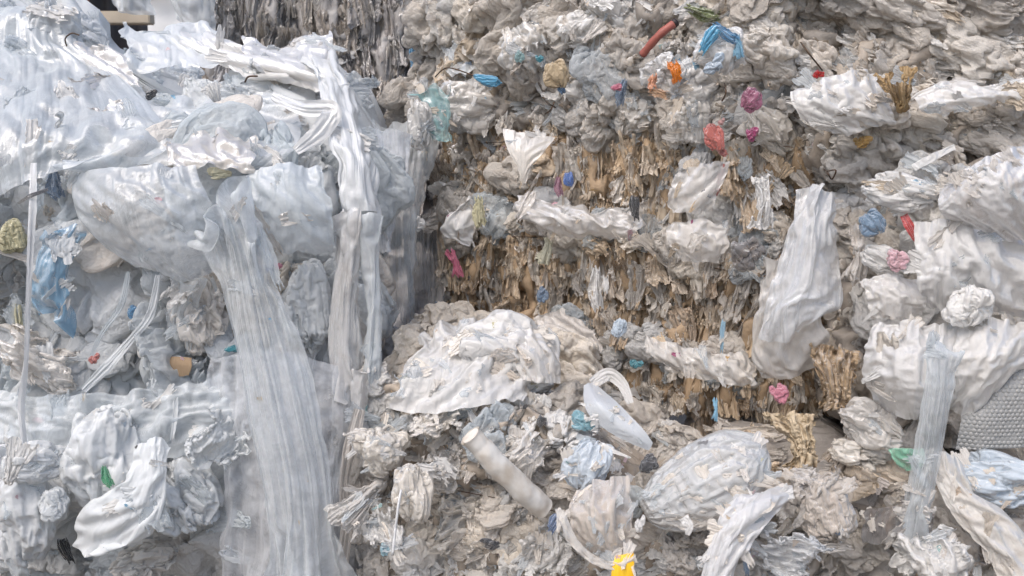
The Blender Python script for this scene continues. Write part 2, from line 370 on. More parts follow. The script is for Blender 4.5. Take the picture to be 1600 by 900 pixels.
def note(V, per):
    V = V[::3, ::3]; HB.append(BVHTree.FromPolygons(V.reshape(-1, 3).tolist(), grid_faces(V.shape[0], V.shape[1], per).tolist()))
def bag(name, label, cat, px, py, wpx, hpx, kind, mat, i=0, ang=0, out=.25, thick=.7, face=.8, Y=None, parent=None, group=None, tilt=0, up=1, flip=False):
    """one loose piece at its place on the pile; wpx, hpx its size as seen"""
    if kind == 'wad' and max(wpx, hpx) < 62: kind = 'crush'
    if abs(math.sin(R(ang))) > .72: wpx, hpx = hpx, wpx
    if max(wpx, hpx) < 60: thick *= .6; out *= .7
    h = hit(ALL, px, py)
    if Y is not None or h is None: Y = Y or 3.4; p = Vector(at(px, py, Y)); d = (p-O).normalized(); n = -d
    else: p, n, d = h
    nn = (n*(1-face)-d*face).normalized(); V, per = T[kind][i % len(T[kind])]
    lo, hi = V.reshape(-1, 3).min(0), V.reshape(-1, 3).max(0); V = (V-(lo+hi)/2)
    sx = wpx/F*p.y/(hi[0]-lo[0]); sz = hpx/F*p.y/(hi[2]-lo[2]); sy = min(wpx, hpx)*thick/F*p.y/(hi[1]-lo[1])
    M3 = np.array(frame(nn, Vector((0, 0, 1)), R(ang), R(tilt))); th = (hi[1]-lo[1])*sy
    V = resample(V, V.shape[0]*up, V.shape[1]*up, per) if up > 1 else V
    V = (V*np.array((-sx if flip else sx, sy, sz))) @ M3.T
    loc = p+nn*(out*th)
    if max(wpx, hpx) > 55: note(V+np.array(loc), per)
    me = mesh_grid(name, V, per); o = obj(name, me, mat, parent)
    if parent is None: tag(o, label, cat, group); o.location = loc
    else: o.location = loc-parent.location
    return o
def film(name, label, cat, rows, mat, nv=90, nu=60, exu=1.35, exv=1.1, rag=.12, seed=0, amp=.03, freq=3., pull=.012, thin=None, aniso=(1.5, .6), up=2, pin=None, group=None, its=(90, 50, 30), parent=None, bend=.6, crease=.011):
    """a sheet of film lying or hanging along control points (px, py, depth)"""
    nv = int(nv*.62); nu = int(nu*.62); up = 3; exu = 1+(exu-1)*.75; exv = 1+(exv-1)*.75; amp = max(amp, .012)
    C = np.array([[at(*p) for p in r] for r in rows]); A = resample(C, max(30, nv), max(30, nu))
    B = ragged(A, nv, nu, rag, seed)
    pm = None
    if pin: pm = np.zeros((nv, nu)); pm[:2] = pin
    uu, vv = np.meshgrid(np.linspace(0, 1, nu), np.linspace(0, 1, nv))
    fld = np.clip(.75+1.1*fbm(np.stack([uu*2.2*aniso[0]**.5+seed, vv*2.2+seed*.7, uu*0], -1), 3, seed+9), .05, 1.8)
    V = fold(B, 1+(exu-1)*fld, 1+(exv-1)*fld, False, seed, amp, freq, pull, its, thin=thin, aniso=aniso, up=1, pin=pm, bend=bend, fr=(1., 1., 1.))
    K = V.copy(); K[1:-1] = (V[:-2]+2*V[1:-1]+V[2:])/4; V = K.copy(); V[:, 1:-1] = (K[:, :-2]+2*K[:, 1:-1]+K[:, 2:])/4
    V = resample(V, int(nv*up), int(nu*up)); sz = float(np.linalg.norm(V[-1, nu]-V[0, nu])+np.linalg.norm(V[nv, -1]-V[nv, 0]))/4; V = crisp(V/sz, False, seed, crease, 2.2*aniso[0]**.5, 1.)*sz
    note(V, False); c = V.reshape(-1, 3).mean(0)
    me = mesh_grid(name, V-c, False); o = obj(name, me, mat, parent)
    if parent is None: tag(o, label, cat, group)
    o.location = c if parent is None else Vector(c)-parent.location
    return o
def tube_mesh(name, pts, rad, n=8, cap=True):
    P = [Vector(p) for p in pts]; m = len(P); rad = rad if hasattr(rad, '__len__') else [rad]*m; V = []; F_ = []
    ref = Vector((.31, .2, .93))
    for i, p in enumerate(P):
        t = (P[min(i+1, m-1)]-P[max(i-1, 0)]).normalized(); x = t.cross(ref).normalized(); y = t.cross(x)
        for k in range(n): a = 2*math.pi*k/n; V.append(p+(x*math.cos(a)+y*math.sin(a))*rad[i])
    F_ = grid_faces(m, n, True).tolist(); me = bpy.data.meshes.new(name)
    if cap: F_ += [list(range(n))[::-1], [(m-1)*n+k for k in range(n)]]
    me.from_pydata([tuple(v) for v in V], [], F_); me.polygons.foreach_set('use_smooth', [len(f) == 4 for f in F_]); me.update(); return me
def smooth(pts, n): return resample(np.array(pts, float)[:, None, :].repeat(2, 1), n, 2)[:, 0]
def line(name, label, cat, pts, rad, mat, n=40, parent=None, sides=8, group=None):
    P = smooth([at(*p) for p in pts], n); c = P.mean(0); o = obj(name, tube_mesh(name, P-c, rad, sides), mat, parent)
    if parent is None: tag(o, label, cat, group); o.location = c
    else: o.location = Vector(c)-parent.location
    return o
def wire(bale, pts, mat, out=.012, rad=.0016, seed=0, name='tie_wire'):
    """steel tie wire stretched over the face of a bale between the given pixels"""
    P = []; r = random.Random(seed); n = 26
    S = smooth([(x, y, 0) for x, y in pts], n)
    for x, y, _ in S:
        h = hit([bale.bvh], x, y)
        if h: P.append(h[0]+h[1]*0-h[2]*out)
    if len(P) < 4: return
    A = np.array([tuple(p) for p in P]); K = np.array([.25, .5, .25])
    for _ in range(6): A[1:-1] = .25*A[:-2]+.5*A[1:-1]+.25*A[2:]
    c = np.array(bale.root.location); obj(name, tube_mesh(name, A-c, rad, 6), mat, bale.root)
# ---------------------------------------------------------------- materials
MILK = film_mat('milky film', (.83, .85, .86), .12, .1, (.5, .46, .4), .35, .4, .08, gloss=.12, crease=.24)
CLEAR = film_mat('clear film', (.78, .825, .85), .06, .58, (.55, .53, .5), .4, .36, .08, gloss=.12, crease=.24)
CLEAR2 = film_mat('thin clear film', (.82, .85, .9), .04, .68, (.6, .6, .58), .4, .34, .08, gloss=.12, crease=.24)
CLOUDY = film_mat('cloudy film', (.78, .825, .85), .06, .32, (.55, .53, .5), .4, .36, .08, gloss=.12, crease=.24)
WHITE = film_mat('white film', (.90, .885, .86), .12, .0, (.5, .43, .35), .45, .36, .08, gloss=.26)
CREAM = film_mat('soiled white film', (.91, .85, .77), .34, .0, (.50, .36, .23), .45, .4, .14)
PALE = film_mat('pale soiled clear film', (.91, .86, .80), .24, .26, (.55, .40, .26), .45, .32, .14, gloss=.28)
TAUPE = film_mat('taupe film', (.74, .69, .63), .4, .0, (.36, .26, .17), .45, .42, .18)
TAN = film_mat('tan muddy film', (.72, .58, .43), .5, .0, (.34, .21, .11), .22, .42, .2, streak=(2, 2, .5))
BROWN = film_mat('brown muddy film', (.50, .38, .27), .5, .0, (.16, .10, .06), .2, .45, .25, streak=(2, 2, .5))
AMBER = film_mat('amber stained film', (.60, .42, .22), .3, .1, (.3, .15, .05), .3, .4, .2, gloss=.15)
GREY = film_mat('grey soiled film', (.46, .43, .41), .4, .0, (.25, .19, .15), .25, .42, .2)
DGREY = film_mat('dark grey film', (.17, .17, .18), .3, .0, (.1, .08, .06), .15, .4, .3)
def cm(name, c, **k):
    c = tuple(.84*x+.16*.38 for x in c); return film_mat(name, c, k.pop('dirt', .15), k.pop('clear', 0.), trans=k.pop('trans', .25), jit=.05, **k)
BLUE = cm('blue film', (.13, .36, .62), clear=.2); LBLUE = cm('light blue film', (.22, .52, .74)); PBLUE = cm('pale blue film', (.58, .70, .82), clear=.15)
SBLUE = cm('slate blue film', (.16, .25, .38)); DBLUE = cm('deep blue film', (.03, .14, .5)); TEAL = cm('teal film', (.18, .50, .52), clear=.3); DTEAL = cm('dark teal film', (.05, .27, .33))
RED = cm('red film', (.55, .04, .04)); CORAL = cm('coral film', (.62, .20, .17)); PINK = cm('pink film', (.62, .10, .20)); MAG = cm('magenta film', (.38, .08, .18)); ROSE = cm('rose film', (.75, .5, .54))
ORANGE = cm('orange film', (.90, .28, .04)); YEL = cm('yellow film', (.80, .52, .02), dirt=.05); LYEL = cm('yellowed film', (.66, .62, .42), gloss=.1); GREEN = cm('green film', (.05, .35, .16)); PGREEN = cm('pale green film', (.30, .62, .45), clear=.2)
OLIVE = cm('olive film', (.25, .30, .10)); BLACK = cm('black film', (.03, .03, .035))
TEALC = cm('thin teal film', (.25, .55, .55), clear=.4); BLUEC = cm('thin blue film', (.14, .42, .68), clear=.3); PBLUE2 = cm('pale blue white film', (.66, .75, .84), clear=.1); PBLUE3 = cm('bluish white stiff film', (.72, .76, .80), dirt=.1); TEAL2 = cm('teal crumpled film', (.24, .46, .54)); SLATE = cm('slate film', (.18, .30, .45))
PORANGE = cm('pale orange film', (.8, .5, .3)); PAMBER = cm('pale amber film', (.66, .54, .38), dirt=.4, gloss=.1); DBLUE2 = cm('navy film', (.05, .12, .28)); DGREY2 = cm('charcoal dusty film', (.20, .19, .19), dirt=.4, clear=.1); DCLEAR = cm('gap-shade clear film', (.30, .31, .33), clear=.35); PRINT = cm('speckled white film', (.74, .73, .72), dirt=.4)  # DCLEAR: shade of the gap put into the film colour
CREAM2 = film_mat('off white film', (.90, .86, .80), .28, .0, (.5, .36, .23), .45, .36, .1); PALE2 = film_mat('hazy off white film', (.88, .85, .81), .28, .2, (.55, .42, .29), .45, .3, .1); TAUPE2 = film_mat('light taupe film', (.64, .59, .54), .4, .08, (.3, .22, .16), .3, .36, .1); TANW = film_mat('tan pleated film', (.56, .44, .32), .4, 0, (.25, .16, .09)); GREYW = film_mat('brown grey film', (.34, .30, .27), .4, 0, (.2, .15, .1))
CLOUDY2 = film_mat('hazy white film', (.82, .84, .86), .08, .42, (.55, .5, .45), .4, .36, .08); WHITE2 = film_mat('soft white film', (.82, .82, .83), .1, .06, (.55, .5, .45), .4, .36, .08); PILLOW = film_mat('pillow film', (.74, .75, .75), .3, .1, (.5, .42, .35), .35, .25, .05)
TAN2 = film_mat('light tan film', (.76, .65, .52), .4, .15, (.3, .2, .12), .3, .36, .15)
INNER = film_mat('dirty gap-shade inner film', (.42, .37, .32), .5, 0, (.14, .1, .07), .1, .5, .1); INTAN = film_mat('dirty gap-shade inner tan film', (.55, .42, .30), .5, 0, (.14, .1, .07), .1, .5, .1)  # soiled tones, darkened further to put gap shade into the bale bodies
GREY2 = film_mat('brown grey soiled film', (.60, .53, .46), .4, .0, (.32, .24, .17), .25, .42, .2)
STRAND = film_mat('dull strand film', (.74, .73, .72), .35, .08, (.42, .36, .3), .35, .36, .1)
def plain(name, c, rough=.6, metal=0, spec=.3, noise=0., nscale=8, c2=None):
    m = bpy.data.materials.new(name); m.use_nodes = True; b = m.node_tree.nodes['Principled BSDF']; b.inputs['Roughness'].default_value = rough; b.inputs['Metallic'].default_value = metal
    b.inputs['Base Color'].default_value = (*c, 1)
    if noise:
        N = m.node_tree.nodes; L = m.node_tree.links; n = N.new('ShaderNodeTexNoise'); n.inputs['Scale'].default_value = nscale; n.inputs['Detail'].default_value = 8
        tc = N.new('ShaderNodeTexCoord'); L.new(tc.outputs['Object'], n.inputs['Vector']); x = N.new('ShaderNodeMix'); x.data_type = 'RGBA'
        x.inputs[6].default_value = (*c, 1); x.inputs[7].default_value = (*(c2 or [k*.5 for k in c]), 1); mr = N.new('ShaderNodeMapRange'); mr.inputs[1].default_value = .4; mr.inputs[2].default_value = .65
        mr.inputs[4].default_value = noise; L.new(n.outputs[0], mr.inputs[0]); L.new(mr.outputs[0], x.inputs[0]); L.new(x.outputs[2], b.inputs['Base Color'])
    return m
WIRE = plain('rusty wire', (.07, .055, .045), .6, .5, noise=.7, nscale=60, c2=(.14, .07, .03)); CARD = plain('cardboard', (.34, .24, .15), .85, noise=.4, nscale=12)
STRAP = film_mat('white strap plastic', (.85, .85, .85), .05, 0, trans=.3); PVC = plain('white tube plastic', (.78, .75, .70), .5, noise=.8, nscale=14, c2=(.5, .42, .33)); REDP = plain('red tube plastic', (.40, .12, .09), .5, noise=.5, nscale=20)
BUBBLE = plain('bubble wrap film', (.33, .33, .325), .35)
# ---------------------------------------------------------------- ground and what stands far behind
g = new_mesh('ground', [(-1500, -200, 0), (1500, -200, 0), (1500, 2500, 0), (-1500, 2500, 0)], [(0, 1, 2, 3)])
tag(obj('ground', g, plain('dusty yard ground', (.23, .20, .17), .95, noise=1., nscale=.9, c2=(.13, .115, .1))), kind='structure')
def box(name, lo, hi, mat, parent=None, bev=.01):
    import bmesh
    bm = bmesh.new(); bmesh.ops.create_cube(bm, size=1); lo = Vector(lo); hi = Vector(hi); c = (lo+hi)/2
    for v in bm.verts: v.co = Vector([v.co[k]*(hi[k]-lo[k]) for k in range(3)])
    if bev: bmesh.ops.bevel(bm, geom=bm.edges[:], offset=bev, segments=2, affect='EDGES')
    me = bpy.data.meshes.new(name); bm.to_mesh(me); bm.free(); o = obj(name, me, mat, parent); o.location = c-(parent.location if parent else Vector()); return o
# a dark shed with a red post at the far left
p0 = at(60, 0, 10.5); shed = empty('yard_shed', (p0[0], 10.5, 0)); tag(shed, 'dark corrugated shed far behind the left pile, with a red post and a pale rail', 'shed')
DK = plain('dark sheet wall', (.045, .045, .05), .7, noise=.5, nscale=3, c2=(.1, .09, .09)); RP = plain('red painted steel', (.30, .09, .055), .5, noise=.6, nscale=5, c2=(.2, .1, .07)); BEAM = plain('pale concrete rail', (.5, .43, .34), .8, noise=.5, nscale=4)
Xs = np.linspace(-2.2, 1.0, 97); Vw = []
for z in (0, 3.4): Vw.append([(x, .25+.03*math.sin(x*38), z) for x in Xs])
obj('corrugated_wall', mesh_grid('corrugated_wall', np.array(Vw)), DK, shed)
xp = at(130, 20, 10.3)[0]; box('post', (xp-.05, 10.25, 0), (xp+.05, 10.36, 3.4), RP, shed)
zb = at(150, 27, 10.0)[2]; box('rail', (p0[0]-2.0, 10.0, zb-.06), (at(232, 0, 10)[0], 10.15, zb+.06), BEAM, shed)
box('roof_edge', (p0[0]-2.4, 9.9, 3.4), (p0[0]+1.0, 11.6, 3.5), DK, shed)
x, z = np.meshgrid(np.linspace(-900, 700, 120), np.linspace(-5, 620, 60)); Pc = np.stack([x, 900+0*x, z], -1); Pc[..., 1] -= 60*np.abs(fbm(Pc/90, 4, 7))
tag(obj('sky_backdrop', mesh_grid('sky_backdrop', Pc), plain('white sky backdrop', (.9, .9, .9), 1.)), kind='structure')  # white backdrop added so the sky gap shows bright
# ---------------------------------------------------------------- bales
templates()
def lu_top(P):
    X, Y = P[..., 0], P[..., 1]; t = np.clip((Y-3.42)/.75, 0, 1); t = t*t*(3-2*t)
    t = t*(1-.35*np.exp(-((X+1.32)/.18)**2))
    return t*(.40+.34*np.clip((-X-1.70)/.3, 0, 1))*np.clip((-.52-X)/.22, .25, 1)
LU = Bale('plastic_bale', 'large bale of clean milky film at left, upper of its stack, film heaped on top', bale_body((-2.5, 3.45), (-.6, 3.45), 1.25, .80, 1.46, (1.21, 1.0), 1, 90, 260, 1.35, 1.15, top=lu_top), MW(MILK))
LL = Bale('plastic_bale', 'large bale of clean milky film at left, under the other one', bale_body((-2.5, 3.38), (-.62, 3.38), 1.2, .02, .82, (.55, .28), 2, 90, 260, 1.35, 1.15), MW(MILK))
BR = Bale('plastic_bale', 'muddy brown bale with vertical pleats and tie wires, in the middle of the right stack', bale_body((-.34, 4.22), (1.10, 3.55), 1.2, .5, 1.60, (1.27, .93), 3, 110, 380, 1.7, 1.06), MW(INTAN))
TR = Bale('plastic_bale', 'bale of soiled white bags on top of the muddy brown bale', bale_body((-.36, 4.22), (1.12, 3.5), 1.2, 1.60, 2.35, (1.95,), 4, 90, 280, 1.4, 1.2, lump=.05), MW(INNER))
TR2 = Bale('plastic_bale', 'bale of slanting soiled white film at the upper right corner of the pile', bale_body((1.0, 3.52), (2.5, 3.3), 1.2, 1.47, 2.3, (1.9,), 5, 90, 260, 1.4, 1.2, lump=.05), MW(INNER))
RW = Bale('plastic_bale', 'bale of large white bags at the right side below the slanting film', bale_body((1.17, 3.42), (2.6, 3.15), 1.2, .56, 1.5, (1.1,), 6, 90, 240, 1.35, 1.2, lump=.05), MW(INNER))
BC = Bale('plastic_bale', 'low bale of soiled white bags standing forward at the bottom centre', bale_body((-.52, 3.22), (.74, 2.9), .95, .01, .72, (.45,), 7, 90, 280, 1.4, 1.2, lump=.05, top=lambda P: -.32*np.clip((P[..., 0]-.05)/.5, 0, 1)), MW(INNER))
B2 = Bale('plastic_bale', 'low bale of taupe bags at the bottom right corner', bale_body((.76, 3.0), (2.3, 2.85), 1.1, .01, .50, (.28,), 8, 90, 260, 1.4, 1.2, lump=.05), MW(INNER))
G1 = Bale('plastic_bale', 'grey pleated bale far behind between the two stacks, upper one', bale_body((-1.95, 6.3), (.2, 6.2), 1.2, 1.80, 2.75, (2.1,), 9, 90, 300, 1.6, 1.06, thin=.07), MW(GREY))
G2 = Bale('plastic_bale', 'grey pleated bale far behind in the gap, under the other grey bale', bale_body((-1.9, 6.25), (.3, 6.15), 1.2, .90, 1.80, (1.4,), 10, 80, 260, 1.6, 1.06), MW(GREY))
G3 = Bale('plastic_bale', 'lowest grey bale far behind, at the bottom of the dark gap', bale_body((-1.9, 6.2), (.3, 6.1), 1.2, .01, .90, (.5,), 11, 60, 160, 1.5, 1.06), MW(GREY))
ALL[:] = [b.bvh for b in (LU, LL, BR, TR, TR2, RW, BC, B2, G1, G2, G3)]
# ---------------------------------------------------------------- film pressed into the bales
V_ = (-14, 14)
scatter(G1, [(290, -30), (790, -30), (790, 150), (560, 150), (300, 110)], (40, 50), ['pleat'], (70, 120), [GREY, TAUPE, GREY2], 100, (.6, 1.), V_, thick=.7, tilt=8, sink=(-.4, .2))
scatter(G1, [(290, -30), (790, -30), (790, 150), (560, 150), (300, 110)], (14, 26), ['strip', 'strip', 'pleat'], (34, 84), [GREY, GREY, GREY2, TAUPE, DGREY, PALE], 101, (.3, .6), V_, thick=1.1, tilt=8, sink=(-.6, .1))
scatter(G2, [(520, 140), (720, 140), (720, 330), (540, 330)], (18, 34), ['strip', 'pleat'], (50, 100), [GREY, DGREY, GREY2], 102, (.4, .7), V_, thick=1.1, tilt=8, sink=(-.6, .1))
# brown bale: packed vertical pleats
BRP = [(640, 195), (1345, 235), (1350, 735), (1180, 700), (860, 560), (655, 520)]
scatter(BR, BRP, (34, 56), ['pleat'], (70, 120), [TAN, BROWN, TAN2, TAN, CREAM], 110, (.6, 1.), (-16, 16), thick=.7, tilt=10, sink=(-.4, .2))
scatter(BR, BRP, (17, 32), ['pleat', 'strip', 'pleat'], (56, 116), [TAN, TAN, TAUPE, TAN2, CREAM, TAN, PALE, CREAM, TAN2], 111, (.3, .7), (-14, 14), sink=(-.3, .2), thick=1.1, tilt=8)
scatter(BR, BRP, (30, 30), ['fan', 'sheet', 'sheet'], (22, 60), [TAN, TAN2, PALE, CREAM, TAN, TAN2, BROWN, PALE], 109, (.4, .9), (-40, 40), sink=(-.7, -.1), thick=.8, tilt=12)
scatter(BR, [(690, 300), (1050, 318), (1250, 345), (1250, 375), (1180, 425), (1000, 380), (690, 360)], (22, 16), ['puff', 'sheet', 'sheet', 'fan', 'sheet'], (36, 90), [CREAM, PALE, WHITE, CLEAR, PALE], 112, (.7, 1.4), (-70, 70), thick=.6, sink=(-.9, 0))
scatter(BR, [(880, 505), (1190, 555), (1190, 600), (900, 545)], (20, 13), ['puff', 'sheet', 'sheet'], (30, 70), [CREAM, PALE, WHITE, CLEAR], 113, (.7, 1.3), (-60, 60), thick=.6, sink=(-.9, 0))
scatter(BR, [(650, 205), (860, 225), (830, 330), (660, 340)], (30, 30), ['sheet', 'crush', 'fan', 'pleat'], (40, 84), [CREAM, PALE, TAUPE, TAN], 114, (.5, 1.1), (-60, 60))
scatter(BR, [(1040, 235), (1250, 235), (1250, 345), (1040, 345)], (26, 26), ['sheet', 'strip', 'fan', 'puff'], (34, 80), [CREAM, PALE, WHITE, CLEAR, TAN], 115, (.4, 1.), (-40, 40), sink=(-.8, 0))
# top bale of bags
TP = [(630, -40), (1290, -40), (1290, 200), (1200, 250), (1060, 230), (1040, 180), (640, 185)]
scatter(TR, TP, (64, 50), ['wad', 'sheet', 'sheet', 'fan'], (90, 150), [CREAM, TAUPE, PALE, CREAM], 120, (.8, 1.2))
scatter(TR, TP, (31, 28), ['sheet', 'puff', 'sheet', 'fan', 'fan', 'strip', 'sheet', 'crush'], (44, 92), [CREAM, WHITE, PALE, PALE, WHITE, TAUPE, TAN2, CLEAR], 121, (.6, 1.1), sink=(-.2, .5))
scatter(TR, TP, (60, 56), ['sheet', 'fan', 'strip', 'fan'], (26, 54), [WHITE, PALE, CREAM, TAN2], 122, (.5, 1.1), sink=(0, .8))
# slanting film, upper right
SP = [(1235, -40), (1640, -40), (1640, 260), (1480, 300), (1340, 320), (1240, 300)]
scatter(TR2, SP, (70, 44), ['wad', 'sheet', 'sheet'], (110, 170), [CREAM, TAUPE, PALE], 130, (.5, .8), (50, 80))
scatter(TR2, SP, (36, 24), ['strip', 'sheet', 'pleat', 'fan', 'sheet'], (54, 120), [CREAM, WHITE, PALE, PALE, TAUPE, WHITE], 131, (.35, .75), (45, 85), sink=(-.2, .5))
# right bale of white bags
scatter(RW, [(1310, 290), (1640, 250), (1640, 760), (1330, 760)], (66, 56), ['wad', 'sheet', 'sheet'], (100, 160), [WHITE, CREAM, PALE], 140, (.7, 1.1))
scatter(RW, [(1300, 300), (1390, 300), (1390, 560), (1300, 560)], (34, 40), ['strip', 'wad', 'pleat'], (50, 90), [TAUPE, TAN, CREAM], 141, (.5, 1.), (-40, 40))
# bottom centre
CP = [(530, 610), (660, 520), (880, 560), (1050, 670), (1130, 740), (1230, 800), (1230, 930), (520, 930)]
scatter(BC, CP, (70, 56), ['wad', 'sheet', 'sheet'], (90, 140), [CREAM, TAUPE, PALE], 150, (.7, 1.1))
scatter(BC, CP, (33, 30), ['wad', 'sheet', 'sheet', 'fan', 'strip', 'fan', 'puff'], (42, 96), [CREAM, WHITE, PALE, PALE, WHITE, TAUPE, CLEAR], 151, (.5, 1.1), sink=(-.2, .45))
scatter(BC, CP, (66, 60), ['sheet', 'fan', 'strip'], (26, 54), [WHITE, PALE, CREAM, TAN], 152, (.5, 1.1), sink=(0, .7))
scatter(B2, [(1190, 790), (1640, 740), (1640, 930), (1150, 930)], (60, 50), ['wad', 'sheet', 'sheet', 'fan'], (90, 160), [TAUPE, CREAM, PALE, TAN], 160, (.6, 1.1))
scatter(B2, [(1190, 790), (1640, 740), (1640, 930), (1150, 930)], (60, 60), ['strip', 'sheet', 'fan'], (50, 90), [TAUPE, CREAM, PALE, GREY], 161, (.4, 1.), sink=(0, .6))
# clean film at left
LP = [(-40, 240), (560, 250), (545, 600), (-40, 600)]
scatter(LU, LP, (90, 70), ['sheet', 'puff', 'wad'], (140, 220), [MILK, CLOUDY, PALE, MILK], 170, (.8, 1.5), (-90, 90), thick=.45)
scatter(LU, LP, (64, 56), ['sheet', 'fan', 'puff'], (70, 140), [MILK, CLOUDY, CLEAR, WHITE, PALE], 171, (.6, 1.3), sink=(-.1, .5), thick=.5)
scatter(LU, [(-40, 410), (540, 410), (540, 600), (-40, 600)], (52, 44), ['sheet', 'fan', 'sheet', 'wad'], (70, 130), [WHITE, PALE, CREAM, WHITE, MILK], 180, (.6, 1.2), sink=(-.3, .3), thick=.5)
scatter(LU, [(-40, 300), (110, 300), (130, 420), (-40, 420)], (40, 40), ['sheet', 'fan', 'sheet'], (60, 110), [WHITE, PALE, CREAM, WHITE], 181, (.6, 1.2), sink=(-.3, .3), thick=.5)
LT = [(-40, -30), (110, -10), (150, 75), (340, 75), (540, 62), (570, 260), (-40, 250)]
scatter(LU, LT, (90, 50), ['sheet', 'puff', 'sheet'], (70, 120), [MILK, CLOUDY, WHITE, MILK], 172, (.5, .9), (50, 100), thick=.5)
scatter(LU, LT, (60, 40), ['sheet', 'fan', 'sheet', 'wad'], (50, 110), [MILK, CLEAR, CLOUDY, WHITE, PALE], 173, (.4, .9), (30, 110), thick=.5, sink=(-.1, .5))
LB = [(-40, 590), (530, 590), (560, 930), (-40, 930)]
scatter(LL, LB, (84, 70), ['puff', 'sheet', 'wad'], (130, 210), [MILK, CLOUDY, WHITE], 174, (.7, 1.3), thick=.5)
scatter(LL, LB, (64, 56), ['puff', 'sheet', 'fan'], (70, 130), [MILK, CLOUDY, CLEAR, WHITE], 175, (.6, 1.2), thick=.5, sink=(0, .5))
wire(BR, [(655, 372), (740, 370), (900, 372), (1000, 395), (1180, 432), (1290, 450)], WIRE, .03)
wire(BR, [(640, 222), (760, 224), (870, 216), (1050, 214), (1240, 230)], WIRE, .035)
wire(BR, [(880, 520), (1000, 545), (1180, 575)], WIRE, .03)
wire(LU, [(-20, 428), (120, 425), (300, 418), (440, 420), (530, 408)], WIRE, .0)
wire(BC, [(560, 740), (760, 775), (850, 795), (1000, 830)], WIRE, .03)
# ---------------------------------------------------------------- loose film hanging and lying on the left stack
def row(*p): return list(p)
film('film_sheet', 'broad clear sheet draped over the upper left corner of the left pile, straight diagonal edge', 'film',
     [[(-60, 20, 3.95), (30, 0, 4.0), (60, 35, 4.0), (95, 60, 3.95)], [(-60, 90, 3.7), (20, 95, 3.68), (110, 95, 3.75), (175, 110, 3.8)], [(-60, 170, 3.45), (20, 165, 3.42), (120, 160, 3.48), (235, 168, 3.6)],
      [(-60, 235, 3.27), (20, 232, 3.26), (130, 225, 3.3), (290, 225, 3.38)], [(-60, 330, 3.22), (10, 300, 3.22), (60, 262, 3.23), (110, 262, 3.24)]], MW(CLEAR), 90, 90, 1.08, 1.08, .06, 301, .03, 2.2, .008)
film('film_sheet', 'smooth pale sheet lying over the top of the left pile beside the dark slot', 'film',
     [[(150, 95, 4.0), (240, 150, 3.8), (340, 160, 3.8), (440, 150, 3.8)], [(130, 165, 3.65), (240, 190, 3.62), (350, 190, 3.62), (470, 190, 3.62)], [(110, 215, 3.42), (240, 225, 3.4), (360, 215, 3.42), (480, 235, 3.45)], [(100, 265, 3.3), (230, 262, 3.3), (330, 245, 3.32), (400, 270, 3.35)]],
     MW(CLEAR), 70, 90, 1.2, 1.2, .12, 302, .04, 2.5, .008)
bag('film_bundle', 'plump pale bundle at the top of the left pile in front of the shed', 'bundle', 76, 52, 96, 84, 'puff', MW(MILK), 2, 0, .3, Y=3.98)
film('film_flap', 'upright translucent flap standing on top of the left pile under the sky gap', 'film', [[(180, 22, 4.3), (235, 42, 4.3), (290, 34, 4.3), (335, 40, 4.3)], [(175, 65, 4.1), (240, 70, 4.06), (290, 70, 4.06), (345, 74, 4.1)], [(170, 105, 3.92), (240, 112, 3.9), (290, 112, 3.9), (350, 110, 3.92)]],
     MW(CLOUDY), 50, 60, 1.2, 1.1, .25, 303)
film('film_flap', 'bright white peaked flap at the right end of the left pile top', 'film', [[(378, 52, 4.1), (430, 75, 4.1), (470, 60, 4.1), (515, 45, 4.15)], [(380, 75, 4.0), (430, 85, 3.98), (480, 80, 3.98), (524, 85, 4.0)], [(400, 110, 3.8), (440, 120, 3.8), (490, 118, 3.8), (528, 125, 3.85)]],
     MW(WHITE), 50, 60, 1.25, 1.1, .2, 304)
film('folded_film', 'long flat white fold running down to the right across the top of the left pile', 'film', [[(262, 52, 4.15), (300, 50, 4.15), (330, 60, 4.15)], [(310, 85, 4.02), (350, 85, 4.0), (400, 85, 4.0)], [(370, 112, 3.9), (410, 108, 3.88), (470, 108, 3.85)], [(430, 125, 3.8), (480, 125, 3.78), (540, 140, 3.72)]],
     MW(WHITE), 60, 46, 1.2, 1.1, .15, 305)
film('film_drape', 'pale film rolling over the right shoulder of the left pile beside the gap', 'film', [[(470, 85, 3.95), (500, 85, 3.95), (530, 110, 3.95)], [(490, 125, 3.7), (530, 130, 3.68), (556, 160, 3.75)], [(510, 190, 3.5), (545, 200, 3.46), (568, 220, 3.52)], [(525, 260, 3.36), (560, 260, 3.33), (590, 290, 3.4)], [(535, 330, 3.3), (565, 335, 3.28), (592, 350, 3.36)]],
     MW(MILK), 80, 50, 1.4, 1.1, .12, 306, aniso=(2.5, .5))
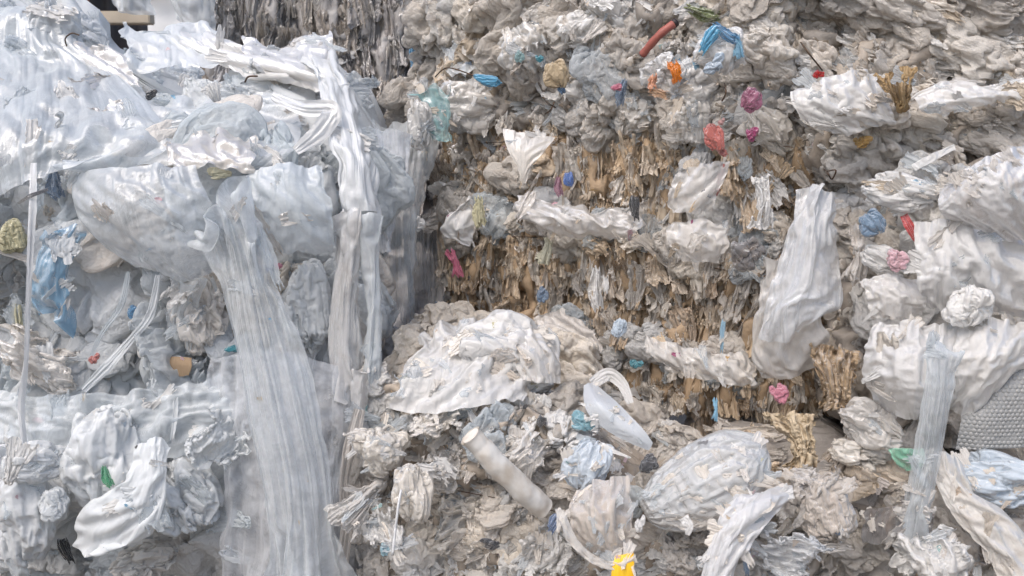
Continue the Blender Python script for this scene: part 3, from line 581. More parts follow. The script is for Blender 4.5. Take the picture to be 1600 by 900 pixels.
# white twisted band
def ribbon(name, label, cat, pts, width, mat, nv=60, seed=0, twist=0., nu=10, exu=1.25, group=None):
    P = smooth([at(*p) for p in pts], nv); t = np.gradient(P, axis=0); t /= np.linalg.norm(t, axis=1)[:, None]
    view = P-np.array((0, 0, CAMZ)); view /= np.linalg.norm(view, axis=1)[:, None]; s = np.cross(t, view); s /= np.linalg.norm(s, axis=1)[:, None]
    wd = np.interp(np.linspace(0, 1, nv), np.linspace(0, 1, len(width)), width)/F*np.mean(P[:, 1])/2; a = twist*np.linspace(0, 1, nv)+.25*fbm(np.stack([np.linspace(0, 6, nv), np.zeros(nv)+seed, np.zeros(nv)], -1), 2, seed)
    B = np.stack([P+(s*np.cos(a)[:, None]+view*np.sin(a)[:, None])*(wd*k)[:, None] for k in np.linspace(-1, 1, nu)], 1)
    V = fold(B, exu, 1.03, False, seed, .012, 4, .03, (30, 20), fr=(.8, 1)); V = resample(V, nv*2, nu*2); c = V.reshape(-1, 3).mean(0); o = obj(name, mesh_grid(name, V-c), mat); o.location = c
    return tag(o, label, cat, group)
ribbon('film_band', 'bright white twisted band bent like an elbow on top of the left pile', 'film band', [(425, 150, 3.62), (470, 168, 3.52), (518, 172, 3.45), (500, 205, 3.40), (462, 236, 3.36)], (14, 22, 26, 26, 12), MW(WHITE), seed=3)
bag('film_scrap', 'white shred beside the dark slot on top of the left pile', 'scrap', 335, 150, 34, 40, 'fan', MW(WHITE), 1, 200, .4, Y=3.68)
bag('dark_scrap', 'small black slot-like scrap on top of the left pile', 'scrap', 236, 147, 22, 14, 'wad', MW(BLACK), 1, 40, .4, Y=3.72)
line('wire_end', 'small dark bent wire end sticking from the white fold on top of the left pile', 'wire', [(383, 128, 3.74), (388, 120, 3.7), (402, 119, 3.68)], .0035, WIRE, 12)
film('loose_film', 'pale crumpled film on the top of the left pile below the plump bundle', 'film', [[(85, 60, 3.95), (130, 62, 3.93), (180, 80, 3.93)], [(95, 90, 3.85), (150, 100, 3.82), (215, 110, 3.83)], [(130, 125, 3.78), (180, 135, 3.74), (240, 140, 3.76)]], MW(PALE), 60, 60, 1.5, 1.3, .3, 309, .03, 3)
line('cord_loop', 'dark thin cord loop near the top left of the pile', 'cord', [(104, 72, 3.86), (102, 60, 3.85), (112, 52, 3.86), (124, 55, 3.86)], .0028, WIRE, 16)
bag('yellowed_scrap', 'small yellowed crumpled scrap on the front edge of the left pile', 'scrap', 343, 271, 38, 20, 'wad', MW(LYEL), 3, 90, .5, Y=3.27)
film('film_sheet', 'crumpled soiled sheet on the front edge of the left pile above the yellowed scrap', 'film', [[(255, 215, 3.38), (330, 205, 3.4), (400, 215, 3.4)], [(250, 250, 3.28), (330, 240, 3.27), (405, 245, 3.28)], [(280, 275, 3.24), (330, 262, 3.24), (400, 275, 3.25)]], MW(PALE), 50, 60, 1.4, 1.3, .3, 308)
# the sagging pouches
film('film_pouch', 'big translucent pouch sagging over the front of the left pile', 'film', [[(105, 268, 3.28), (170, 262, 3.22), (240, 262, 3.2), (300, 262, 3.24)], [(112, 320, 3.24), (175, 320, 3.12), (255, 320, 3.1), (330, 320, 3.16)], [(145, 368, 3.24), (200, 375, 3.12), (275, 385, 3.1), (345, 380, 3.16)], [(200, 405, 3.26), (245, 425, 3.19), (300, 445, 3.18), (352, 412, 3.22)]],
     MW(CLEAR), 80, 90, 1.06, 1.05, .04, 310, .03, 2., .01)
film('film_tail', 'thin twisted tail hanging below the big pouch, down to the left', 'film', [[(270, 425, 3.19), (300, 440, 3.19), (325, 425, 3.2)], [(270, 470, 3.24), (285, 475, 3.24), (305, 475, 3.24)], [(262, 530, 3.26), (272, 535, 3.26), (285, 535, 3.26)]], MW(CLEAR), 50, 30, 1.8, 1.05, .2, 311, aniso=(3, .4))
ribbon('film_strand', 'white strand running down left from the pouch to the seam of the left pile', 'film strand', [(247, 430, 3.24), (235, 490, 3.22), (205, 530, 3.22), (165, 575, 3.22), (130, 610, 3.22)], (8, 12, 10, 16, 10), MW(MILK), seed=5)
ribbon('film_strand', 'thin pale strand hanging left of the white one below the pouch', 'film strand', [(200, 425, 3.26), (190, 475, 3.24), (160, 520, 3.24), (140, 560, 3.25)], (6, 9, 7, 4), MW(CLOUDY), seed=6)
film('film_pouch', 'smaller translucent pouch with a sharp fold at the right shoulder of the left pile', 'film', [[(385, 265, 3.27), (440, 255, 3.24), (500, 262, 3.26)], [(390, 310, 3.22), (450, 310, 3.15), (518, 320, 3.2)], [(400, 355, 3.24), (460, 365, 3.17), (524, 378, 3.22)], [(410, 385, 3.28), (460, 395, 3.24), (520, 396, 3.27)]],
     MW(CLOUDY), 70, 70, 1.18, 1.12, .08, 312, .03, 2.2, .01)
film('hanging_film', 'very long translucent film hanging from the left pile to the bottom of the photo', 'film',
     [[(265, 262, 3.22), (320, 255, 3.2), (385, 285, 3.22)], [(315, 330, 3.12), (355, 335, 3.1), (405, 345, 3.14)], [(345, 420, 3.10), (382, 425, 3.07), (425, 430, 3.12)], [(360, 520, 3.06), (405, 520, 3.03), (470, 540, 3.08)], [(375, 620, 3.04), (430, 620, 3.0), (500, 640, 3.06)],
      [(395, 720, 3.02), (455, 720, 2.98), (520, 730, 3.05)], [(415, 820, 3.0), (465, 820, 2.96), (528, 830, 3.03)], [(428, 930, 2.98), (470, 930, 2.95), (528, 930, 3.0)], [(430, 1080, 2.97), (470, 1080, 2.94), (528, 1080, 2.99)]],
     MW(CLEAR), 150, 72, 1.6, 1.04, .22, 313, .012, 3., .012, aniso=(4, .7))
film('hanging_film', 'wide clear sheet hanging behind the very long film at the foot of the left pile', 'film', [[(330, 560, 3.2), (420, 545, 3.16), (520, 565, 3.18), (556, 590, 3.2)], [(335, 660, 3.16), (420, 650, 3.1), (520, 660, 3.12), (560, 680, 3.16)], [(345, 780, 3.12), (430, 780, 3.06), (510, 790, 3.08), (535, 790, 3.12)], [(340, 1020, 3.1), (430, 1020, 3.04), (500, 1020, 3.05), (530, 1020, 3.08)]],
     MW(CLEAR2), 100, 90, 1.3, 1.06, .1, 314, .02, 3., .01, aniso=(3, .6))
film('hanging_film', 'dirty white pleated strand hanging from the right shoulder of the left pile, widest of three', 'film', [[(528, 325, 3.27), (548, 320, 3.22), (562, 335, 3.25)], [(530, 400, 3.25), (548, 400, 3.2), (560, 400, 3.24)], [(516, 480, 3.24), (540, 480, 3.19), (562, 480, 3.23)], [(512, 560, 3.22), (538, 560, 3.17), (566, 570, 3.21)], [(528, 625, 3.22), (545, 640, 3.17), (562, 630, 3.21)]],
     MW(STRAND), 120, 56, 2.3, 1.05, .18, 315, .02, 3., .012, aniso=(3, .8))
film('hanging_film', 'narrow whitish strand right of the widest pleated strand, nearest the gap', 'film', [[(566, 318, 3.25), (580, 320, 3.22), (594, 335, 3.26)], [(570, 400, 3.24), (580, 400, 3.2), (590, 400, 3.25)], [(574, 480, 3.23), (584, 480, 3.2), (596, 480, 3.24)], [(570, 560, 3.22), (580, 560, 3.19), (592, 560, 3.23)], [(572, 610, 3.22), (578, 620, 3.2), (586, 605, 3.23)]],
     MW(CLOUDY), 110, 40, 2.2, 1.05, .18, 335, .02, 3., .012, aniso=(3, .8))
film('hanging_film', 'short twisted whitish strand tapering to a point at the foot of the pleated strands', 'film', [[(550, 560, 3.17), (564, 560, 3.15), (578, 560, 3.18)], [(548, 620, 3.16), (562, 620, 3.14), (576, 620, 3.17)], [(556, 680, 3.17), (564, 690, 3.16), (572, 680, 3.18)]],
     MW(STRAND), 60, 30, 1.9, 1.05, .35, 336, .02, 3., .012, aniso=(3, .8))
film('hanging_film', 'blue grey clear film falling into the dark gap beside the left pile', 'film', [[(560, 165, 4.3), (600, 190, 4.25), (650, 195, 4.25), (690, 190, 4.3)], [(580, 230, 4.05), (620, 235, 4.0), (650, 240, 4.0), (680, 250, 4.1)], [(585, 320, 3.95), (610, 330, 3.9), (640, 320, 3.92), (660, 330, 4.0)], [(590, 440, 3.9), (615, 440, 3.86), (640, 440, 3.88), (648, 440, 3.95)], [(592, 570, 3.85), (618, 575, 3.8), (642, 560, 3.85), (650, 560, 3.9)]],
     MW(CLEAR), 110, 60, 1.35, 1.04, .12, 316, .02, 3., .01, aniso=(3, .5))
film('hanging_film', 'narrow bright clear film hanging in front of the blue grey film in the gap', 'film', [[(585, 195, 3.75), (610, 195, 3.75), (640, 205, 3.78)], [(600, 270, 3.7), (618, 270, 3.68), (640, 270, 3.7)], [(592, 340, 3.66), (604, 350, 3.64), (618, 340, 3.66)], [(594, 400, 3.64), (600, 405, 3.63), (606, 400, 3.64)]], MW(CLEAR2), 70, 40, 1.5, 1.05, .15, 317, aniso=(3, .5))
film('hanging_film', 'grey pleated film, darkened for gap shade, hanging deep in the gap against the brown bale', 'film', [[(630, 330, 4.35), (655, 335, 4.3), (690, 340, 4.3)], [(635, 430, 4.3), (660, 430, 4.25), (692, 430, 4.27)], [(640, 520, 4.25), (662, 520, 4.2), (695, 500, 4.22)], [(645, 600, 4.2), (665, 600, 4.15), (700, 580, 4.2)]], MW(DCLEAR), 90, 50, 1.7, 1.03, .12, 318, aniso=(4, .5))
# blue film, strap and small things on the left front
film('torn_bag', 'torn blue thin bag on the front of the left pile beside the white strap', 'bag', [[(88, 352, 3.24), (108, 348, 3.24), (130, 342, 3.24)], [(62, 385, 3.23), (88, 385, 3.22), (122, 380, 3.23)], [(45, 430, 3.23), (75, 435, 3.21), (108, 435, 3.23)], [(40, 460, 3.24), (75, 468, 3.22), (106, 470, 3.23)], [(80, 490, 3.25), (95, 505, 3.24), (107, 530, 3.25)]], MW(BLUEC), 70, 44, 1.4, 1.1, .3, 320)
ribbon('strap', 'thin white plastic strap hanging vertically down the left pile', 'strap', [(52, 255, 3.19), (50, 330, 3.14), (46, 420, 3.12), (43, 500, 3.11), (40, 580, 3.1), (36, 640, 3.1), (40, 700, 3.08)], (9, 12, 9, 8, 7, 7, 9), STRAP, 90, 7, .6, 6, 1.05)
ribbon('strap', 'second thin strand of white strap, spreading from the first near its foot', 'strap', [(44, 480, 3.13), (40, 560, 3.12), (30, 630, 3.12), (36, 690, 3.1)], (4, 5, 5, 5), STRAP, 50, 8, .3, 6, 1.05)
ribbon('dark_strip', 'thin curved dark grey strip crossing the top of the white strap', 'strip', [(28, 318, 3.16), (48, 306, 3.14), (75, 296, 3.16)], (3, 6, 4), MW(DGREY), 30, 9)
bag('dark_scrap', 'dark blue grey tuft poking out just right of the top of the white strap', 'scrap', 84, 290, 26, 50, 'strip', MW(SBLUE), 2, 10, .4, Y=3.3)
bag('yellowed_scrap', 'yellow green scrap at the left edge of the photo beside the strap', 'scrap', 18, 372, 46, 60, 'puff', MW(LYEL), 4, 10, .3, Y=3.28)
bag('yellowed_scrap', 'vertical yellowed pleat left of the strap, below the torn blue bag', 'scrap', 28, 505, 18, 70, 'strip', MW(LYEL), 1, 0, .3, Y=3.29)
bag('blue_scrap', 'blurred blue scrap behind clear film below the big pouch', 'scrap', 209, 487, 20, 24, 'wad', MW(BLUE), 1, 0, .4, Y=3.27)
bag('orange_scrap', 'small orange pink scrap on the seam of the left pile', 'scrap', 147, 560, 18, 18, 'wad', MW(CORAL), 2, 0, .5, Y=3.22)
bag('blue_scrap', 'small teal blue scrap right of the cardboard piece on the left pile', 'scrap', 361, 545, 22, 12, 'wad', MW(DTEAL), 5, 0, .5, Y=3.2)
bag('red_scrap', 'tiny red scrap on the upper seam at the right of the left pile', 'scrap', 435, 416, 14, 11, 'wad', MW(PINK), 6, 0, .5, Y=3.27)
bag('blue_scrap', 'tiny blue scrap touching the tiny red scrap on the left pile', 'scrap', 421, 420, 12, 8, 'wad', MW(DBLUE), 7, 0, .5, Y=3.26)
film('cardboard_scrap', 'brown cardboard piece stuck in the seam of the left pile', 'cardboard', [[(252, 558, 3.27), (275, 556, 3.26), (300, 558, 3.27)], [(250, 568, 3.25), (275, 570, 3.25), (300, 570, 3.25)], [(262, 586, 3.25), (275, 590, 3.25), (296, 588, 3.25)]], CARD, 34, 40, 1.02, 1.02, .2, 322, .005, 2, .2)
bag('dirty_film', 'soiled crumpled film in the seam at the far left, left of the cardboard piece', 'film', 60, 560, 150, 90, 'sheet', MW(PALE), 5, 60, .3, Y=3.28)
bag('dirty_film', 'crinkled pale bag on the left pile just left of the long hanging film', 'film', 310, 490, 90, 130, 'wad', MW(PALE), 6, 10, .3, Y=3.34)
bag('film_bundle', 'plump pale bundle on the right end of the left pile between seam and gap', 'bundle', 478, 480, 90, 150, 'puff', MW(MILK), 4, 5, .3, Y=3.4)
# lower left
film('film_sheet', 'grey translucent sheet stretched across the lower left pile below the cardboard piece', 'film', [[(-40, 610, 3.24), (90, 620, 3.2), (230, 610, 3.18), (350, 590, 3.2)], [(-40, 660, 3.2), (90, 668, 3.15), (230, 655, 3.13), (370, 640, 3.15)], [(-40, 720, 3.18), (90, 735, 3.12), (200, 720, 3.1), (350, 700, 3.14)]], MW(CLEAR), 70, 110, 1.2, 1.25, .12, 324, .02, 3)
bag('cloudy_bag', 'fluffy white knotted bag at the bottom left corner below the strap', 'bag', 45, 790, 128, 210, 'puff', MW(MILK), 1, 0, .3, Y=3.1, thick=.9)
bag('cloudy_bag', 'small round white lump touching the right side of the fluffy knotted bag', 'bag', 82, 788, 54, 52, 'puff', MW(MILK), 3, 30, .4, Y=2.98)
bag('cloudy_bag', 'top lump of the fluffy white bag where the strap ends', 'bag', 62, 722, 90, 70, 'puff', MW(MILK), 5, 80, .4, Y=3.03)
film('film_tail', 'frayed clear tail hanging from the fluffy bag at the bottom left edge', 'film', [[(5, 850, 3.0), (30, 850, 2.98), (52, 845, 3.0)], [(12, 880, 2.99), (30, 885, 2.97), (48, 880, 2.99)], [(18, 930, 3.0), (32, 930, 2.98), (46, 930, 3.0)]], MW(CLEAR), 40, 30, 1.7, 1.05, .4, 326, aniso=(3, .5))
bag('milky_bag', 'big milky bag with a green patch at the lower left', 'bag', 175, 720, 150, 180, 'puff', MW(MILK), 6, -10, .3, Y=3.16, thick=.8)
film('film_drape', 'milky drape curling round the big green patched bag from below', 'film', [[(215, 690, 3.02), (240, 680, 3.0), (262, 690, 3.02)], [(190, 750, 2.98), (235, 755, 2.94), (262, 740, 2.97)], [(130, 800, 2.98), (200, 820, 2.92), (255, 810, 2.95)], [(105, 850, 3.0), (140, 872, 2.96), (210, 850, 2.98)]], MW(MILK), 80, 60, 1.3, 1.2, .15, 328)
bag('green_scrap', 'small dark green printed patch on the milky bag at lower left', 'scrap', 166, 746, 16, 40, 'strip', MW(GREEN), 2, 18, .6, Y=2.93)
bag('milky_bag', 'milky crumpled bag right of the green patched bag', 'bag', 285, 775, 120, 130, 'wad', MW(MILK), 2, 30, .3, Y=3.14, thick=.7)
bag('milky_bag', 'hanging milky bag at lower left between the grey sheet and the long hanging film', 'bag', 345, 690, 100, 110, 'sheet', MW(MILK), 7, -30, .3, Y=3.12)
bag('film_bundle', 'pale bundle at the bottom edge below the milky bags', 'bundle', 225, 880, 110, 70, 'wad', MW(CREAM2), 4, 90, .3, Y=3.1)
bag('dark_scrap', 'black hollow scrap between the fluffy bag and the milky bag', 'scrap', 102, 862, 20, 50, 'strip', MW(BLACK), 1, 15, .2, Y=3.12)
ribbon('dirty_strip', 'tall dirty beige strip hanging between the left pile and the bottom centre bale', 'strip', [(562, 640, 3.12), (548, 700, 3.1), (538, 760, 3.1), (542, 830, 3.1), (528, 905, 3.08)], (16, 22, 16, 20, 22), MW(TAUPE2), 90, 11, .5, 16, 1.5)
film('hanging_film', 'grey film, darkened for gap shade, in the bottom of the gap behind the beige strip', 'film', [[(545, 760, 3.3), (560, 770, 3.3), (575, 790, 3.3)], [(540, 840, 3.28), (560, 840, 3.27), (580, 850, 3.28)], [(535, 920, 3.26), (560, 920, 3.25), (582, 920, 3.26)]], MW(DCLEAR), 40, 30, 1.4, 1.1, .2, 330)
# ---------------------------------------------------------------- behind, top left
film('hanging_film', 'translucent film hanging at the top left beside the bright sky gap', 'film', [[(165, -60, 6.0), (205, -60, 6.0), (240, -60, 6.0)], [(172, -10, 6.0), (205, -10, 5.95), (232, 0, 6.0)], [(182, 18, 6.0), (208, 24, 5.96), (252, 26, 6.0)]], MW(CLOUDY), 40, 40, 1.4, 1.1, .2, 332)
film('hanging_film', 'translucent film hanging right of the bright sky gap', 'film', [[(258, -60, 6.1), (290, -60, 6.1), (345, -60, 6.1)], [(262, -5, 6.1), (290, -5, 6.05), (340, -5, 6.1)], [(275, 30, 6.1), (300, 45, 6.05), (335, 50, 6.1)]], MW(CLOUDY), 40, 40, 1.4, 1.1, .2, 333)
# ---------------------------------------------------------------- things stuck in the top bale
bag('teal_bag', 'small round teal bag at the top between the grey bale and the white bags', 'bag', 702, 27, 42, 36, 'puff', MW(TEAL), 1, 80, .4, Y=4.35)
film('teal_netting', 'tattered teal film hanging down the left side of the bag bale', 'film', [[(640, 122, 4.0), (665, 128, 3.97), (700, 128, 3.97)], [(655, 160, 3.96), (680, 165, 3.93), (705, 160, 3.95)], [(670, 195, 3.93), (688, 200, 3.91), (705, 195, 3.93)], [(672, 220, 3.93), (690, 225, 3.91), (712, 222, 3.93)]], MW(TEALC), 60, 40, 1.5, 1.2, .45, 340)
bag('white_bag', 'white crumpled bag hanging over the gap beside the teal film', 'bag', 655, 195, 46, 80, 'puff', MW(WHITE), 3, 10, .4, Y=3.95)
bag('blue_scrap', 'flattened sky blue bag beside a thin twig at the top left of the bag bale', 'scrap', 762, 126, 46, 18, 'puff', MW(LBLUE), 4, 80, .6, Y=3.80)
bag('blue_scrap', 'tall blue ragged strip hanging against the far grey bale', 'scrap', 646, 92, 14, 66, 'strip', MW(BLUEC), 1, 0, .5, Y=4.4)
bag('blue_scrap', 'blue scrap low against the far grey bale, by the gap', 'scrap', 634, 146, 28, 26, 'wad', MW(BLUEC), 2, 0, .5, Y=4.5)
film('loose_film', 'pale translucent film bulging upright at the top, right of the teal bag', 'film', [[(690, 50, 4.3), (720, 35, 4.3), (750, 20, 4.3)], [(690, 85, 4.15), (722, 80, 4.12), (760, 60, 4.15)], [(700, 120, 4.05), (730, 118, 4.02), (765, 100, 4.05)]], MW(CLEAR), 50, 50, 1.25, 1.15, .15, 341)
film('loose_film', 'flat pale triangular film hanging over the upper tie wire of the brown bale', 'film', [[(785, 198, 3.82), (820, 208, 3.8), (870, 214, 3.8)], [(792, 230, 3.76), (815, 235, 3.74), (850, 236, 3.75)], [(808, 262, 3.73), (817, 265, 3.72), (830, 262, 3.73)], [(814, 286, 3.72), (818, 288, 3.72), (822, 286, 3.72)]], MW(CREAM2), 50, 50, 1.06, 1.05, .06, 342, .012, 2., .03)
P1 = [at(1003, 86, 3.48), at(1030, 55, 3.44), at(1053, 37, 3.45)]; c = np.mean(P1, 0)
t = empty('red_tube', c); tag(t, 'faded red plastic tube with a black end sticking out of the bag bale', 'tube')
S = smooth(P1, 16)-c; obj('tube', tube_mesh('tube', S, [.013, .014, .0135, .0125, .014, .0145, .0135, .013, .014, .015, .014, .0135, .014, .014, .0145, .014], 14), REDP, t)
d = (S[-1]-S[-2])/np.linalg.norm(S[-1]-S[-2]); obj('end_cap', tube_mesh('end_cap', [S[-1]-d*.004, S[-1]+d*.010], .0150, 14), plain('black cap', (.03, .02, .02), .5), t)
def swirl(name, label, px, py, Y, items):
    c = at(px, py, Y); t = empty(name, c); tag(t, label, 'bag')
    for (nm, x, y, w_, h_, kd, m, i, a, dy) in items: bag(nm, None, None, x, y, w_, h_, kd, m, i, a, .3, Y=Y-dy, parent=t)
swirl('swirled_bag', 'blue and white swirled bag near the top of the bag bale', 1122, 75, 3.45, [('bag_body', 1122, 80, 76, 72, 'puff', MW(WHITE), 2, 0, 0), ('blue_fold', 1106, 62, 22, 50, 'strip', MW(LBLUE), 1, -35, .09), ('blue_fold', 1132, 52, 50, 18, 'strip', MW(BLUE), 3, 60, .09), ('blue_fold', 1151, 72, 18, 40, 'strip', MW(LBLUE), 4, 15, .09), ('blue_fold', 1116, 100, 40, 26, 'wad', MW(PBLUE2), 2, 30, .09), ('blue_fold', 1087, 95, 10, 30, 'strip', MW(LBLUE), 2, 5, .03)])
swirl('printed_bag', 'white bag with orange print, crumpled, left of the blue swirled bag', 1035, 125, 3.45, [('bag_body', 1038, 122, 72, 74, 'wad', MW(WHITE), 3, 20, 0), ('orange_print', 1055, 112, 20, 38, 'sheet', MW(ORANGE), 1, 15, .10), ('orange_print', 1020, 128, 16, 28, 'sheet', MW(ORANGE), 5, 0, .10), ('orange_print', 1028, 146, 34, 16, 'sheet', MW(PORANGE), 6, 80, .095)])
bag('magenta_bag', 'small magenta crumpled bag in the bag bale', 'bag', 1174, 157, 36, 36, 'puff', MW(MAG), 5, -40, .6, Y=3.38)
bag('coral_bag', 'coral red crumpled bag at the foot of the bag bale', 'bag', 1116, 215, 32, 46, 'puff', MW(CORAL), 6, 15, .6, Y=3.38)
bag('coral_scrap', 'coral red scrap just below right of the coral bag', 'scrap', 1128, 237, 20, 12, 'wad', MW(CORAL), 1, 60, .5, Y=3.38)
bag('coral_scrap', 'tiny coral scrap just above the coral bag', 'scrap', 1127, 190, 11, 12, 'wad', MW(CORAL), 2, 0, .5, Y=3.40)
bag('pink_scrap', 'small pink and white scrap under the magenta bag', 'scrap', 1175, 210, 20, 24, 'wad', MW(MAG), 3, 0, .5, Y=3.38)
bag('red_scrap', 'small bright red scrap by wires at the left end of the slanting film', 'scrap', 1279, 116, 18, 14, 'wad', MW(RED), 4, 0, .6, Y=3.36)
bag('red_scrap', 'small red scrap on the blue grey stalk left of the orange printed bag', 'scrap', 963, 136, 18, 12, 'wad', MW(PINK), 5, 0, .6, Y=3.5)
bag('slate_strip', 'slate blue crushed strip below the small red scrap in the bag bale', 'strip', 970, 145, 16, 46, 'strip', MW(SBLUE), 2, -10, .4, Y=3.52)
bag('slate_strip', 'slate blue crushed strip beside the amber scrap at the upper left of the bag bale', 'strip', 878, 136, 16, 22, 'wad', MW(SBLUE), 2, 20, .4, Y=3.62)
bag('teal_scrap', 'tiny dark teal scrap at the upper left of the bag bale', 'scrap', 843, 92, 14, 12, 'wad', MW(DTEAL), 6, 0, .5, Y=3.7)
bag('teal_scrap', 'teal smear of film left of the tiny dark teal scrap', 'scrap', 812, 88, 16, 20, 'wad', MW(TEALC), 7, 0, .5, Y=3.7)
bag('amber_scrap', 'pale amber folded bag at the upper left of the bag bale', 'scrap', 868, 118, 42, 44, 'puff', MW(PAMBER), 2, 20, .5, Y=3.62)
bag('olive_scrap', 'olive green scrap at the very top of the bag bale', 'scrap', 1098, 22, 60, 22, 'strip', MW(OLIVE), 2, 75, .5, Y=3.62)
bag('olive_scrap', 'olive scrap at the top right edge of the photo', 'scrap', 1510, 6, 60, 18, 'wad', MW(OLIVE), 3, 0, .5, Y=3.5)
bag('clear_bag', 'bluish clear bag at the top right edge of the photo', 'bag', 1580, 14, 90, 34, 'puff', MW(PBLUE2), 4, 80, .4, Y=3.45)
for k, (x, y, w_, h_, i, l) in enumerate([(905, 130, 60, 60, 2, 'pinkish white bag left of the small red scrap'), (990, 180, 80, 70, 5, 'round white bag just above the upper tie wire'), (930, 170, 60, 56, 6, 'pale bag above the upper tie wire, left of the round white bag'), (1085, 130, 74, 80, 0, 'round greyish white bag between the orange print and the magenta bag'),
        (1075, 190, 76, 84, 4, 'plump bag left of the coral bag'), (1200, 45, 96, 70, 1, 'shiny white bag right of the blue swirled bag'), (905, 45, 70, 70, 3, 'white ring-shaped bag at the top of the bag bale'), (820, 75, 90, 90, 7, 'hollow pale bag at the upper left of the bag bale'), (740, 170, 100, 80, 2, 'white knotted bag right of the teal film'), (960, 20, 100, 50, 6, 'pale bag at the top edge left of the red tube'), (1205, 200, 60, 90, 5, 'greyish bag between the pink scrap and the frosted bag')]):
    bag('white_bag', l, 'bag', x, y, w_, h_, 'puff', MW((WHITE, CREAM2, PALE2)[k % 3]), i, (k*67) % 180-90, .4, Y=None)
film('frosted_bag', 'frosted white flattened bag with a scalloped left edge, upper right', 'bag', [[(1228, 145, 3.34), (1285, 125, 3.3), (1340, 108, 3.3), (1375, 118, 3.33)], [(1238, 165, 3.3), (1290, 158, 3.26), (1350, 150, 3.25), (1388, 160, 3.28)], [(1262, 190, 3.3), (1300, 190, 3.26), (1355, 180, 3.24), (1398, 188, 3.26)], [(1300, 205, 3.3), (1320, 210, 3.28), (1370, 198, 3.26), (1400, 196, 3.28)]], MW(WHITE), 70, 90, 1.2, 1.15, .12, 345, .03, 2.5)
bag('amber_fan', 'amber brown bristly fan of stiff film at the upper right', 'scrap', 1402, 142, 64, 70, 'fan', MW(AMBER), 2, 190, .5, Y=3.26)
bag('amber_scrap', 'small amber scrap in the slanting film below the frosted bag', 'scrap', 1348, 222, 30, 20, 'wad', MW(AMBER), 3, 0, .5, Y=3.3)
film('folded_film', 'pale flat folded strip slanting up right below the amber fan', 'film', [[(1422, 258, 3.26), (1455, 240, 3.25), (1492, 224, 3.26)], [(1428, 268, 3.25), (1460, 252, 3.24), (1494, 232, 3.25)]], MW(WHITE), 24, 50, 1.05, 1.05, .08, 346)
film('loose_film', 'broad white sheet slanting up right from the amber fan to the photo edge', 'film', [[(1425, 150, 3.28), (1480, 125, 3.28), (1540, 130, 3.28), (1620, 120, 3.28)], [(1430, 165, 3.24), (1490, 150, 3.22), (1550, 145, 3.22), (1620, 140, 3.22)], [(1470, 180, 3.25), (1510, 172, 3.23), (1560, 160, 3.23), (1620, 160, 3.23)]], MW(WHITE), 50, 80, 1.2, 1.2, .15, 347)
for k, (pts, l) in enumerate([([(848, 152, 3.55), (858, 162, 3.5), (868, 168, 3.52)], 'short black wire crossed by another in the bag bale'), ([(852, 178, 3.55), (860, 172, 3.5), (866, 160, 3.52)], 'short black wire crossing the first in the bag bale'), ([(1251, 66, 3.36), (1265, 85, 3.33), (1285, 110, 3.35)], 'long thin dark wire above the small bright red scrap'),
        ([(1288, 265, 3.25), (1294, 272, 3.22), (1300, 280, 3.24), (1306, 266, 3.22), (1292, 268, 3.24)], 'knotted black wire twist at the corner where the brown and white bales meet'), ([(1132, 130, 3.38), (1134, 145, 3.36), (1128, 158, 3.38)], 'short dark wire on the bag left of the magenta bag'), ([(740, 118, 3.84), (700, 106, 3.86), (680, 120, 3.9)], 'thin brown twig at the top left of the bag bale')]):
    line('wire_end', l, 'wire', pts, .0026, WIRE, 20)
# ---------------------------------------------------------------- brown bale
film('torn_bag', 'torn white bag on the left end of the brown bale, above its lower wire', 'bag', [[(720, 315, 3.9), (735, 305, 3.88), (750, 310, 3.9)], [(692, 345, 3.86), (715, 345, 3.83), (748, 340, 3.85)], [(690, 365, 3.86), (715, 368, 3.84), (742, 360, 3.86)], [(728, 370, 3.86), (735, 385, 3.86), (742, 392, 3.86)]], MW(WHITE), 60, 50, 1.4, 1.2, .3, 350)
bag('white_scrap', 'small white crumpled scrap at the left edge of the brown bale', 'scrap', 650, 348, 30, 30, 'wad', MW(WHITE), 1, 0, .5, Y=3.95)
bag('yellowed_scrap', 'yellowed twisted film near the torn white bag', 'scrap', 747, 330, 22, 52, 'strip', MW(LYEL), 3, 10, .5, Y=3.83)
bag('yellowed_scrap', 'pale yellow film hanging just below the lower wire of the brown bale', 'scrap', 850, 392, 26, 44, 'strip', MW(LYEL), 4, -10, .5, Y=3.76)
bag('red_scrap', 'dark pink pleat at the left end of the brown bale below the lower wire', 'scrap', 709, 412, 20, 50, 'strip', MW(PINK), 5, 18, .6, Y=3.88)
bag('blue_scrap', 'bright deep blue scrap in the upper part of the brown bale', 'scrap', 888, 281, 17, 24, 'puff', MW(DBLUE), 2, 10, .6, Y=3.66)
bag('maroon_scrap', 'maroon strip left of the bright deep blue scrap', 'scrap', 872, 292, 14, 34, 'strip', MW(MAG), 2, 8, .6, Y=3.68)
bag('black_scrap', 'black scrap hanging in the middle of the brown bale above the wires', 'scrap', 991, 326, 18, 44, 'strip', MW(BLACK), 1, 4, .6, Y=3.56)
bag('coral_scrap', 'coral scrap in the white film under the coral bag', 'scrap', 1119, 300, 12, 14, 'wad', MW(CORAL), 3, 0, .6, Y=3.45)
bag('coral_scrap', 'pale coral streak between the coral bag and the white film', 'scrap', 1126, 272, 12, 34, 'strip', MW(CORAL), 4, -18, .6, Y=3.45)
